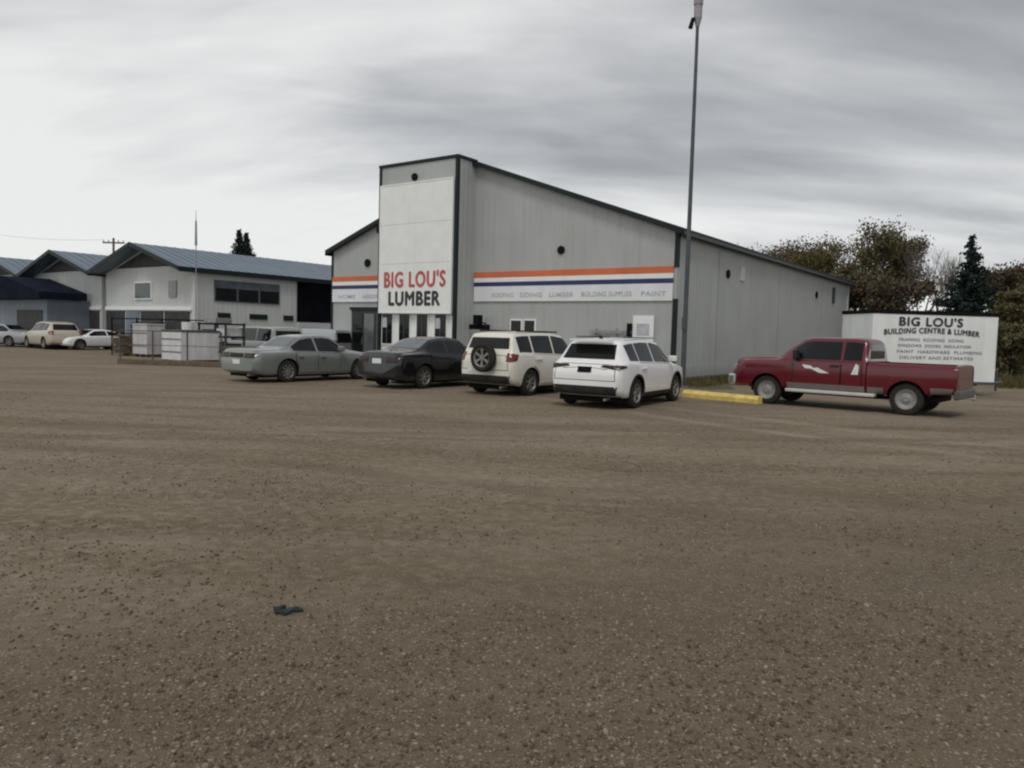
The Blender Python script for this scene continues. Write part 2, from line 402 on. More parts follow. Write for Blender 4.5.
# vents
def octo(x, z, r, name='vent', parent=store, y=-.02, side=False, m=None):
    mb = MB()
    M = Matrix.Translation((x, y, z)) @ (Matrix.Rotation(math.pi/2, 4, 'Z') if not side else Matrix.Identity(4))
    if side: M = Matrix.Translation((y, x, z))
    mb.lathe([(0, -.05), (r, -.05), (r, .05), (0, .05)], M, 8)
    return mb.build(name, m or BLACK, parent)
def fac(px, py):                      # picture point on the front wall -> local (x, z)
    d = CM.to_3x3() @ Vector(((px-512)/F, -(py-384)/F, -1)); o = Vector((0, 0, CAMH))
    Mi = (Matrix.Translation(C0) @ Matrix.Rotation(GRID, 4, 'Z')).inverted()
    o = Mi @ o; d = Mi.to_3x3() @ d; t = -o.y/d.y; p = o+d*t; return p.x, p.z
def sid(px, py):                      # picture point on the side wall -> local (y, z)
    d = CM.to_3x3() @ Vector(((px-512)/F, -(py-384)/F, -1)); o = Vector((0, 0, CAMH))
    Mi = (Matrix.Translation(C0) @ Matrix.Rotation(GRID, 4, 'Z')).inverted()
    o = Mi @ o; d = Mi.to_3x3() @ d; t = -o.x/d.x; p = o+d*t; return p.y, p.z
x, z = fac(561.5, 250); octo(x, z, .17)
x, z = fac(368, 263); octo(x, z, .2)
y, z = sid(727.5, 274); octo(y, z, .18, side=True, y=.02)
y, z = sid(816, 295); octo(y, z, .2, side=True, y=.02)
y, z = sid(742, 274)
MB().box(.003, .05, y-.25, y+.25, z-.3, z+.3).build('wall_patch', SIDING2, store)
y, z = sid(833, 295); MB().box(.003, .08, y-.22, y+.22, z-.5, z+.45).build('vent', POLEM, store)
# tower
tx0, tx1, ty = fac(380, 300)[0]-.35, fac(474.5, 300)[0], -1.25
tx1 = -WB/2-.12
TR = empty('t', (0, 0, 0)); bpy.data.objects.remove(TR)
th_ = PK + .10
tx0 = tx1-4.6
tb = MB()
for seg in (ribbed(tx0, tx1, ty, lambda a: th_, z0=2.5), ):
    tb.add(seg.v, seg.f)
sg = ribbed(ty, 0, tx1, lambda a: th_, axis='y'); tb.add(sg.v, sg.f)
tb.add([(tx0, ty, 0), (tx0, 0, 0), (tx0, 0, th_), (tx0, ty, th_)], [(0, 3, 2, 1)])
tb.build('tower_wall', SIDING, store, fix=False)
MB().box(tx0+.02, tx1-.02, ty+.02, 2.5, th_-.02, th_+.02).build('tower_roof', ROOFD, store)
for a, b in ((tx0-.04, tx0+.10), (tx1-.10, tx1+.04)):
    MB().box(a, b, ty-.045, ty+.10, 0, th_+.02).build('corner_trim', TRIM, store)
MB().box(tx0-.06, tx1+.06, ty-.06, ty+.1, th_+.022, th_+.14).build('tower_cap', TRIM, store)
MB().box(tx1-.1, tx1+.06, ty+.103, .0, th_+.022, th_+.14).build('tower_cap', TRIM, store)
x = tx0+2.15; octo(x, 8.38, .17, y=ty-.03)
# tower side lamp on left edge
lamp = MB().box(tx0-.35, tx0-.06, ty+.1, ty+.35, 6.1, 6.45); bevel(lamp.build('wall_lamp', BLACK, store), .03)
# ground floor of tower: pillars, windows
ww = tx1-tx0
MB().box(tx0+.1, tx1-.1, ty+.10, ty+.2, 0, 2.5).build('entrance_wall', WHITEP, store)
for k in range(4):
    a = tx0+.22+k*1.08; b = a+.62
    fr = MB(); fr.box(a-.06, b+.06, ty+.04, ty+.102, .95, 2.42); wf = fr.build('entrance_window', WHITEP, store)
    pn = MB(); pn.box(a, b, ty+.02, ty+.045, 1.02, 2.36).build('pane', GLASS, wf)
    MB().box((a+b)/2-.02, (a+b)/2+.02, ty+.005, ty+.022, 1.02, 2.36).build('mullion', POLEM, wf)
    if k in (0, 3): MB().box(a+.05, b-.3, ty+.0, ty+.0195, 1.75, 2.2).build('poster', GREYT, wf)
# entrance door left of tower
x0, zt_ = fac(352.5, 310); x1, _ = fac(377, 310)
dr = MB().box(x0, x1, -.05, -.003, .05, zt_).build('door', DARKBR, store)
MB().box(x0+.12, (x0+x1)/2-.06, -.08, -.052, .3, zt_-.18).build('pane', GLASS, dr)
MB().box((x0+x1)/2+.06, x1-.12, -.08, -.052, .3, zt_-.18).build('pane', GLASSL, dr)
MB().box((x0+x1)/2-.05, (x0+x1)/2-.02, -.13, -.05, .9, 1.25).build('handle', CHROME, dr)
MB().box(x0-.1, x1+.1, -.10, -.0035, zt_+.003, zt_+.14).build('door_trim', TRIM, store)
x, z = fac(341, 346); bevel(MB().box(x-.15, x+.15, -.2, -.003, z-.35, z+.3).build('utility_box', POLEM, store), .02)
# front small windows
for a, b in ((512, 521.5), (525.5, 535)):
    xa, z1 = fac(a, 320.5); xb, z0_ = fac(b, 331)
    f = MB(); f.box(xa-.06, xb+.06, -.06, -.003, 1.0, z1+.06); wf = f.build('window', WHITEP, store)
    MB().box(xa, xb, -.075, -.062, 1.05, z1).build('pane', GLASS, wf)
x, z = fac(630.5, 330); bevel(MB().box(x-.08, x+.08, -.18, -.003, z-.25, z+.25).build('wall_lamp', BLACK, store), .02)
x, z = fac(607, 331)
for q in (-.45, .45): MB().tube((x+q, -.05, .2), (x+q, -.05, z+.1), .03).build('pipe', STEEL, store)
MB().box(x-.7, x+1.1, -.14, -.083, z-.08, z+.02).build('ledge', STEEL, store)
x, z = fac(486, 320)
lp = MB(); lp.tube((x, -.02, z-.15), (x, -.5, z-.1), .03); lp.box(x-.14, x+.14, -.72, -.42, z-.2, z+.2); lp.box(x-.6, x+.5, -.42, -.36, z-.42, z-.2)
lp.build('wall_bracket', BLACK, store)
# gutter and downpipes along the long side wall
MB().box(.24, .36, -.2, DB+.2, EV-.16, EV-.05).build('gutter', ROOFD, store)
for y in (DB-.4,): MB().box(.012, .10, y, y+.09, .2, EV-.18).build('downpipe', SIDING2, store)
for y in (4.1, 12.3, 20.5): MB().box(.011, .016, y, y+.012, .2, EV-.02).build('sheet_lap', STEEL, store)
# foundation strip
MB().box(-WB+.01, -.002, -.05, -.0035, 0, .16).build('foundation', STEEL, store)
MB().box(.0035, .05, .13, DB, 0, .16).build('foundation', STEEL, store)

# ------------------------------------------------------------------ signs on the store
def banner(name, xa, xb, label, words, y=0, z0=3.06, hgt=None):
    r = empty(name, C0, GRID); tag(r, label, 'banner')
    MB().box(xa, xb, y-.07, y-.022, 2.98, 3.62).build('lettered_panel', BANNERW, r)
    MB().box(xa, xb, y-.075, y-.022, 3.623, 3.80).build('blue_stripe', BLUES, r)
    MB().box(xa, xb, y-.07, y-.022, 3.803, 3.99).build('white_stripe', WHITEP, r)
    MB().box(xa, xb, y-.075, y-.022, 3.993, 4.24).build('orange_stripe', ORANGE, r)
    for s, c, wd in words: text(s, .26, GREYT, r, (c, y-.078, 3.24), wd, bold=.004)
    return r
xa = tx1+.06; xb = -.13; Lb = xb-xa
banner('fascia_banner', xa, xb, 'long banner of orange, white and blue stripes between tower and right corner', [
    ('ROOFING', xa+Lb*.17, 1.15), ('SIDING', xa+Lb*.325, 1.1), ('LUMBER', xa+Lb*.485, 1.15),
    ('BUILDING SUPPLIES', xa+Lb*.705, 2.2), ('PAINT', xa+Lb*.92, 1.0)])
banner('fascia_banner', -WB+.11, tx0-.06, 'short striped banner above the dark double door, left of the tower',
       [('HOME', -WB+1.2, 1.2), ('HARDWARE', -WB+3.2, 1.7)])
sgn = empty('tower_sign', C0, GRID); tag(sgn, 'tall white BIG LOU\'S LUMBER panel mounted on the tower', 'sign')
bevel(MB().box(tx0+.14, tx1-.16, ty-.12, ty-.05, 2.42, 8.12).build('board', WHITEP, sgn), .012)
cxm = (tx0+tx1)/2
fr_ = MB(); xa_, xb_ = tx0+.14, tx1-.16
fr_.box(xa_-.03, xa_+.03, ty-.135, ty-.049, 2.39, 8.15); fr_.box(xb_-.03, xb_+.03, ty-.135, ty-.049, 2.39, 8.15)
fr_.box(xa_+.03, xb_-.03, ty-.135, ty-.049, 2.39, 2.45); fr_.box(xa_+.03, xb_-.03, ty-.135, ty-.049, 8.09, 8.15)
fr_.build('edge_frame', WHITEP, sgn)
for z_ in (4.60, 6.35): MB().box(xa_+.03, xb_-.03, ty-.1225, ty-.119, z_, z_+.012).build('panel_seam', STEEL, sgn)
text("BIG LOU'S", .95, REDT, sgn, (cxm, ty-.124, 3.86), 3.65, heavy=.03)
text("LUMBER", .85, BLKT, sgn, (cxm+.0, ty-.124, 3.02), 3.05, heavy=.035)
x, z = fac(644, 329)
nb = empty('notice_sign', C0, GRID); tag(nb, 'small square white notice on the wall above the white crossover', 'sign')
bevel(MB().box(x-.45, x+.42, -.06, -.022, z-.6, z+.5).build('board', WHITEP, nb), .01)
MB().box(x-.28, x+.25, -.068, -.061, z-.25, z+.2).build('lettering', GREYT, nb)

# ------------------------------------------------------------------ row of sheds on the left
def rays_local(root_loc, px, py, plane='y'):
    Mi = (Matrix.Translation(root_loc) @ Matrix.Rotation(GRID, 4, 'Z')).inverted()
    d = Mi.to_3x3() @ (CM.to_3x3() @ Vector(((px-512)/F, -(py-384)/F, -1))); o = Mi @ Vector((0, 0, CAMH))
    t = -(o.y/d.y) if plane == 'y' else -(o.x/d.x); return o+d*t
A0 = at(193, 326, 42.0); A0.z = 0
shedA = gable_building('warehouse', A0, 9.6, 26, 4.66, 6.1, SIDING2, ROOFM, 1.0, .25, th=.15)
tag(shedA, 'pale warehouse with grey-blue roof, square gable window and a dark open side bay', 'building')
u = Vector((math.cos(GRID), math.sin(GRID), 0))
B0 = A0 - u*10.15
shedB = gable_building('warehouse', B0, 9.6, 26, 4.66, 6.1, SIDING2, ROOFM, 1.0, .25, th=.15)
tag(shedB, 'pale gabled warehouse with no window, directly behind the low navy-roofed shed', 'building')
D0 = B0 - u*10.15
shedD = gable_building('warehouse', D0, 9.6, 26, 4.66, 6.1, SIDING2, ROOFM, 1.0, .25, th=.15)
tag(shedD, 'far gabled warehouse cut off by the edge of the photo, beyond the navy-roofed shed', 'building')
for sh in (shedA, shedB, shedD):
    MB().prism([(-8.3, 4.92), (-4.8, 5.92), (-1.3, 4.92)], -.05, -.004).build('gable_shade', DARKBR, sh)  # dark triangle paints in the shade under the roof overhang
    b = MB().box(-9.55, -.05, -.10, -.003, 2.42, 2.62); b.build('sill_band', WHITEP, sh)
    for k, (a, c, m) in enumerate(((-9.5, -7.3, DARKBR), (-7.1, -5.6, SIDING3), (-5.4, -3.0, DARKBR), (-2.8, -.3, DARKBR))):
        MB().box(a, c, -.06, -.003, .02, 2.36).build('bay_door', m, sh)
MB().box(-.0035, .035, 0.0, .25, 0, 4.7).build('corner_trim', WHITEP, shedA)
p0 = rays_local(A0, 135.5, 282); p1 = rays_local(A0, 152.5, 299.5)
wf = MB().box(p0.x, p1.x, -.08, -.003, p1.z, p0.z).build('window', WHITEP, shedA)
MB().box(p0.x+.08, p1.x-.08, -.095, -.083, p1.z+.08, p0.z-.08).build('pane', mat('green glass', (.06, .085, .085), .15), wf)
p0 = rays_local(A0, 169.5, 281); p1 = rays_local(A0, 177, 297)
MB().box(p0.x, p1.x, -.07, -.003, p1.z, p0.z).build('shutter', SIDING3 if 0 else STEEL, shedA)
# side windows + bay
p0 = rays_local(A0, 214, 276, 'x'); p1 = rays_local(A0, 279, 297, 'x')
zt_, zb_ = 4.25, 3.35
wf = MB().box(.004, .07, p0.y, p1.y, 3.0, 4.20).build('window_band', mat('dark window frame', (.09, .11, .13), .5, 0, .3, 2), shedA)
nn = 3
for k in range(nn):
    a = p0.y+(p1.y-p0.y)*(k+.05)/nn; b = p0.y+(p1.y-p0.y)*(k+.95)/nn
    MB().box(.071, .09, a, b, 3.05, 3.75).build('pane', GLASS, wf)
p0 = rays_local(A0, 297, 280, 'x')
MB().box(.006, .06, p0.y, 15, 2.0, 4.6).build('bay_shade_panel', BAYM, shedA)  # flat panel, no recess: dark colour stands in for the unlit interior
MB().box(.006, .2, p0.y+.02, 25, 0, 1.96).build('lower_wall', SIDING2, shedA)
for k in range(3):
    a = (1.5, 3.6, 6.0)[k]; f = MB().box(.004, .07, a, a+(.8, 1.2, .7)[k], 2.05, 2.36).build('low_window', TRIM, shedA)
# canopy shed in front (navy roof)
K0 = at(50, 322, 46.5); K0.z = 0
can = empty('lean_to_shed', K0, GRID); tag(can, 'low blue-grey shed with a dark navy gable roof in front of the warehouses', 'shed')
MB().box(-13, -.4, .0, 2.6, 0, 2.95).build('wall', SIDING3, can)
MB().prism([(-13.5, 3.0), (-13.5, 3.4), (-7.2, 4.45), (-5.2, 4.45), (0, 3.4), (0, 2.96)], -.6, 2.2).build('roof', NAVY, can)
MB().box(-4.6, -1.0, -.05, -.003, .1, 2.3).build('roller_door', DARKBR, can)
MB().lathe([(0, -.05), (.16, -.05), (.16, .05), (0, .05)], Matrix.Translation((-6.2, -.66, 4.0)) @ Matrix.Rotation(math.pi/2, 4, 'Z'), 12).build('round_lamp', WHITEP, can)

# ------------------------------------------------------------------ tall pole, masts, wires
pb = at(682.5, 385, 25.2); pb.z = 0
pole = empty('steel_pole', pb); tag(pole, 'tall slim steel pole standing in front of the building corner, taller than the photo', 'pole')
MB().tube((0, 0, 0), (0, 0, 8), .085, .062, 12).tube((0, 0, 8), (0, 0, 13.8), .0615, .045, 12).build('shaft', POLEM, pole, smooth=True)
MB().box(-.17, .17, -.17, .17, 0, .03).build('base_plate', STEEL, pole)
ht = lambda py: at(697, py, 25.2).z
MB().tube((0, 0, ht(27)), (0, 0, ht(18)), .06, .13, 12).tube((0, 0, ht(18)), (0, 0, ht(5)), .13, .13, 12).tube((0, 0, ht(5)), (0, 0, ht(-8)), .15, .15, 12).build('collar', mat('pale grey metal', (.30, .29, .31), .6), pole, smooth=True)
fl = MB(); fl.tube((-.24, -.05, ht(29)), (-.16, -.05, ht(19)), .075, .06, 10); fl.tube((-.16, -.05, ht(20)), (0, 0, ht(15)), .03)
fl.build('bracket', BLACK, pole, smooth=True)
bx_ = MB().box(-.13, .0, -.16, -.05, 1.9, 2.3); bevel(bx_.build('control_box', POLEM, pole), .01)

mb_ = at(196, 300, 41.3); mb_.z = 0
mast = empty('radio_mast', mb_); tag(mast, 'thin radio mast beside the corner of the pale warehouse', 'mast')
MB().tube((0, 0, 0), (0, 0, 5.9), .035, .025, 6).build('shaft', STEEL, mast)
h = MB().tube((0, 0, 5.9), (0, 0, 7.2), .075, .05, 8).tube((0, 0, 7.2), (0, 0, 7.8), .02, .01, 6); h.build('antenna', STEEL, mast)
ub = at(113.5, 240, 78); uz = ub.z; ub.z = 0
up = empty('utility_pole', ub); tag(up, 'wooden utility pole with cross-arm rising behind the warehouse roofs', 'utility pole')
MB().tube((0, 0, 0), (0, 0, uz+.2), .16, .11, 8).build('shaft', WOOD, up)
MB().box(-1.1, 1.1, -.06, .06, uz-.35, uz-.2).build('cross_arm', WOOD, up)
for a in (-1, 1, -.5, .5): MB().tube((a, 0, uz-.2), (a, 0, uz), .05).build('insulator', STEEL, up)
def wire(p, q, sag, label):
    mb = MB(); n = 24; pts = []
    for i in range(n+1):
        t = i/n; pt = Vector(p).lerp(Vector(q), t); pt.z -= sag*4*t*(1-t); pts.append(pt)
    for a, b in zip(pts, pts[1:]): mb.tube(a, b, .011, n=5, caps=False)
    o = mb.build('overhead_wire', POLEM); tag(o, label, 'wire'); return o
wire(ub+Vector((-1, 0, uz)), at(-60, 224, 90), .6, 'overhead wire running from the utility pole out of the photo on the left')
0 and wire(ub+Vector((1, 0, uz)), at(600, 225, 95), 1.5, 'overhead wire running from the utility pole behind the store')

# ------------------------------------------------------------------ vehicles
def lerp_tab(tab, t):
    if t <= tab[0][0]: return tab[0][1]
    for (a, va), (b, vb) in zip(tab, tab[1:]):
        if t <= b: return va + (vb-va)*(t-a)/(b-a)
    return tab[-1][1]
def chaikin(p, it=2):
    for _ in range(it):
        q = [p[0]]
        for a, b in zip(p, p[1:]):
            q.append((a[0]*.75+b[0]*.25, a[1]*.75+b[1]*.25)); q.append((a[0]*.25+b[0]*.75, a[1]*.25+b[1]*.75))
        q.append(p[-1]); p = q
    return p
class Body:
    def __init__(s, L_, W_, H_, T):
        s.L, s.W, s.H, s.T = L_, W_, H_, T
        n = int(L_/.03); s.n = n
        ts = [i/n for i in range(n+1)]
        def sm(a, k):
            for _ in range(k): a = [a[0]] + [(a[i-1]+2*a[i]+a[i+1])/4 for i in range(1, len(a)-1)] + [a[-1]]
            return a
        s.ts = ts
        s.zt = sm([lerp_tab(T['top'], t)*H_ for t in ts], 3)
        s.zs = sm([lerp_tab(T['belt'], t)*H_ for t in ts], 3)
        s.w = sm([lerp_tab(T['w'], t)*W_/2 for t in ts], 4)
        s.wt = sm([lerp_tab(T['wt'], t)*W_/2 for t in ts], 4)
        s.zb = sm([lerp_tab(T['bot'], t) for t in ts], 3)
    def val(s, arr, y):
        t = (y/s.L+.5)*s.n; i = max(0, min(s.n-1, int(t))); f = max(0, min(1, t-i)); return arr[i]*(1-f)+arr[i+1]*f
    def section(s, i):
        zt, w_, wt, zb = s.zt[i], s.w[i], min(s.wt[i], s.w[i]*.97), s.zb[i]
        zs = min(s.zs[i], zt-.035); edge = max(zs+.012, zt-.075)
        half = [(0, zb), (w_*.86, zb), (w_*.965, zb+.06), (w_*.985, zb+.30*(zs-zb)), (w_*1.0, zb+.62*(zs-zb)), (w_*.985, zs-.03), (w_*.955, zs),
                (wt+.015, edge), (wt-.05, zt-.025), (wt*.62, zt-.004), (0, zt)]
        return chaikin(half, 1 if False else 2)
    def mesh(s):
        vs = []; secs = []
        for i, t in enumerate(s.ts):
            h_ = s.section(i); y = (t-.5)*s.L
            ring = [(x, y, z) for x, z in h_] + [(-x, y, z) for x, z in h_[-2:0:-1]]
            secs.append(len(ring)); vs += ring
        m = secs[0]; fs = []
        for i in range(s.n):
            for k in range(m):
                k2 = (k+1) % m; fs.append((i*m+k, i*m+k2, (i+1)*m+k2, (i+1)*m+k))
        fs.append(tuple(range(m))); fs.append(tuple(range(s.n*m+m-1, s.n*m-1, -1)))
        me = bpy.data.meshes.new('body'); me.from_pydata(vs, [], fs)
        bm = bmesh.new(); bm.from_mesh(me); bmesh.ops.recalc_face_normals(bm, faces=bm.faces)
        s.bvh = BVHTree.FromBMesh(bm); bm.to_mesh(me); bm.free(); return me
def boolean(me, cutters):
    o = bpy.data.objects.new('x', me); COL.objects.link(o)
    cs = []
    for c in cutters:
        cm = bpy.data.meshes.new('c'); cm.from_pydata(c.v, [], c.f)
        bm = bmesh.new(); bm.from_mesh(cm); bmesh.ops.recalc_face_normals(bm, faces=bm.faces); bm.to_mesh(cm); bm.free()
        co = bpy.data.objects.new('c', cm); COL.objects.link(co); cs.append(co)
        md = o.modifiers.new('b', 'BOOLEAN'); md.operation = 'DIFFERENCE'; md.object = co; md.solver = 'EXACT'
    bpy.context.view_layer.update()
    res = bpy.data.meshes.new_from_object(o.evaluated_get(bpy.context.evaluated_depsgraph_get()))
    for co in cs: bpy.data.objects.remove(co)
    bpy.data.objects.remove(o); return res
def wheel_well(me, wheels, Rw):
    for p in me.polygons:
        c = p.center
        for x, y, z in wheels:
            if abs(math.hypot(c.y-y, c.z-z)-Rw) < .02 and abs(c.x) > .4 and abs(p.normal.x) < .5 or (math.hypot(c.y-y, c.z-z) < Rw-.01 and abs(p.normal.x) > .8):
                p.material_index = 1
def patch(bvh, P, axis, sign, m, name, parent, off=.006, nu=10, nv=6, sunk=.012):
    """P(u,v) -> (a,b) in the view along the axis; laid on the body surface"""
    mb = MB(); g_ = {}
    for i in range(nu+1):
        for j in range(nv+1):
            a, b = P(i/nu, j/nv)
            if axis == 'side': o, d = Vector((sign*4, a, b)), Vector((-sign, 0, 0))
            elif axis == 'end': o, d = Vector((a, sign*6, b)), Vector((0, -sign, 0))
            else: o, d = Vector((a, b, 5)), Vector((0, 0, -1))
            h, nrm, _, _ = bvh.ray_cast(o, d)
            if h is None: h, nrm, _, _ = bvh.find_nearest(Vector((a, 0, b)) if axis == 'end' else Vector((sign*.8, a, b)))
            if nrm.dot(d) > 0: nrm = -nrm
            g_[i, j] = (h, nrm)
    idx = {}; vs = []
    for k, (h, nrm) in g_.items(): idx[k] = len(vs); vs.append(h+nrm*off)
    fs = [(idx[i, j], idx[i+1, j], idx[i+1, j+1], idx[i, j+1]) for i in range(nu) for j in range(nv)]
    bd = [(i, 0) for i in range(nu)] + [(nu, j) for j in range(nv)] + [(i, nv) for i in range(nu, 0, -1)] + [(0, j) for j in range(nv, 0, -1)]
    k0 = len(vs)
    for k in bd: h, nrm = g_[k]; vs.append(h-nrm*sunk)
    n = len(bd)
    fs += [(idx[bd[q]], k0+q, k0+(q+1) % n, idx[bd[(q+1) % n]]) for q in range(n)]
    mb.add(vs, fs); return mb.build(name, m, parent, smooth=30)
def quad(p00, p10, p11, p01):
    def P(u, v):
        a = [p00[k]*(1-u)+p10[k]*u for k in (0, 1)]; b = [p01[k]*(1-u)+p11[k]*u for k in (0, 1)]
        return a[0]*(1-v)+b[0]*v, a[1]*(1-v)+b[1]*v
    return P
def wheel(parent, x, y, r, wd, sgn, spokes=5, rimm=None, steel=False):
    W_ = empty('wheel', (x, y, r)); W_.parent = parent
    M = Matrix.Scale(sgn, 4, (1, 0, 0))
    h = wd/2
    MB().lathe([(r*.62, -h), (r*.86, -h), (r*.96, -h*.85), (r, -h*.55), (r, h*.55), (r*.96, h*.85), (r*.86, h), (r*.66, h*.98), (r*.63, h*.8), (r*.62, -h*.8)], M, 36, True).build('tyre', TYRE, W_, smooth=40)
    rm = MB(); rm.lathe([(r*.66, h*.86), (r*.63, h*.95), (r*.60, h*.8), (r*.585, h*.3), (r*.60, -h*.7), (r*.64, -h*.7)], M, 32, True)
    if steel:
        rm.lathe([(0, h*.72), (r*.16, h*.74), (r*.22, h*.55), (r*.40, h*.42), (r*.50, h*.62), (r*.60, h*.66), (r*.60, h*.5), (0, h*.3)], M, 32)
    else:
        rm.lathe([(0, h*.72), (r*.13, h*.7), (r*.16, h*.5), (0, h*.3)], M, 16)
        for k in range(spokes):
            t = 2*math.pi*k/spokes+.3
            RM = M @ Matrix.Rotation(t, 4, 'X')
            a, b = r*.055, r*.10
            vs = [Vector(q) for q in ((h*.4, -a, r*.08), (h*.4, a, r*.08), (h*.66, a, r*.08), (h*.66, -a, r*.08), (h*.5, -b, r*.61), (h*.5, b, r*.61), (h*.82, b*.8, r*.61), (h*.82, -b*.8, r*.61))]
            rm.add([RM @ v for v in vs], [(0, 1, 2, 3), (7, 6, 5, 4), (0, 4, 5, 1), (1, 5, 6, 2), (2, 6, 7, 3), (3, 7, 4, 0)])
    rm.build('rim', rimm or ALU, W_, smooth=30)
    MB().lathe([(0, -h*.1), (r*.57, -h*.1), (r*.57, -h*.3), (0, -h*.3)], M, 24).build('brake_disc', POLEM, W_)
    return W_

SEDAN = dict(top=[(0, .56), (.008, .64), (.02, .69), (.04, .705), (.16, .735), (.19, .75), (.33, .955), (.42, .995), (.52, 1.0), (.60, .975), (.745, .70), (.80, .675), (.93, .61), (.975, .54), (1, .40)],
             belt=[(0, .56), (.05, .66), (.2, .68), (.5, .655), (.75, .63), (.93, .56), (1, .38)],
             w=[(0, .84), (.012, .90), (.04, .955), (.12, .99), (.3, 1), (.7, 1), (.88, .98), (.95, .91), (.985, .80), (1, .68)],
             wt=[(0, .78), (.16, .78), (.2, .74), (.33, .63), (.6, .63), (.745, .76), (.8, .78), (.95, .72), (1, .6)],
             bot=[(0, .34), (.03, .26), (.08, .20), (.92, .20), (.97, .24), (1, .28)])
OLDSED = dict(SEDAN, top=[(0, .54), (.006, .62), (.015, .68), (.03, .69), (.20, .70), (.225, .715), (.35, .955), (.42, .99), (.52, 1.0), (.585, .975), (.715, .70), (.76, .675), (.94, .59), (.98, .53), (1, .42)],
              belt=[(0, .54), (.05, .62), (.2, .635), (.5, .615), (.75, .60), (.93, .54), (1, .38)])
SUV = dict(top=[(0, .50), (.006, .58), (.015, .635), (.03, .655), (.036, .68), (.105, .925), (.125, .955), (.2, .98), (.35, 1.0), (.5, .995), (.61, .96), (.765, .69), (.80, .668), (.93, .61), (.975, .54), (1, .42)],
           belt=[(0, .50), (.03, .62), (.1, .66), (.3, .645), (.6, .62), (.8, .60), (.93, .54), (1, .38)],
           w=[(0, .84), (.012, .91), (.04, .96), (.10, .99), (.3, 1), (.75, 1), (.9, .975), (.96, .9), (1, .74)],
           wt=[(0, .82), (.03, .80), (.105, .69), (.2, .70), (.6, .70), (.765, .78), (.95, .74), (1, .62)],
           bot=[(0, .40), (.03, .32), (.10, .24), (.92, .22), (1, .30)])
BOXY = dict(SUV, top=[(0, .55), (.004, .62), (.010, .655), (.022, .67), (.028, .69), (.060, .94), (.075, .965), (.15, .985), (.35, 1.0), (.5, .998), (.62, .965), (.755, .69), (.79, .665), (.93, .625), (.98, .56), (1, .42)],
            wt=[(0, .84), (.03, .82), (.06, .72), (.2, .735), (.62, .735), (.755, .79), (.95, .76), (1, .64)])
VAN = dict(SUV, top=[(0, .62), (.01, .90), (.02, .965), (.06, .985), (.35, 1.0), (.65, .99), (.74, .95), (.86, .64), (.9, .60), (.97, .50), (1, .38)],
           belt=[(0, .55), (.03, .58), (.8, .56), (.93, .50), (1, .34)], wt=[(0, .80), (.1, .82), (.7, .82), (.86, .84), (1, .66)])

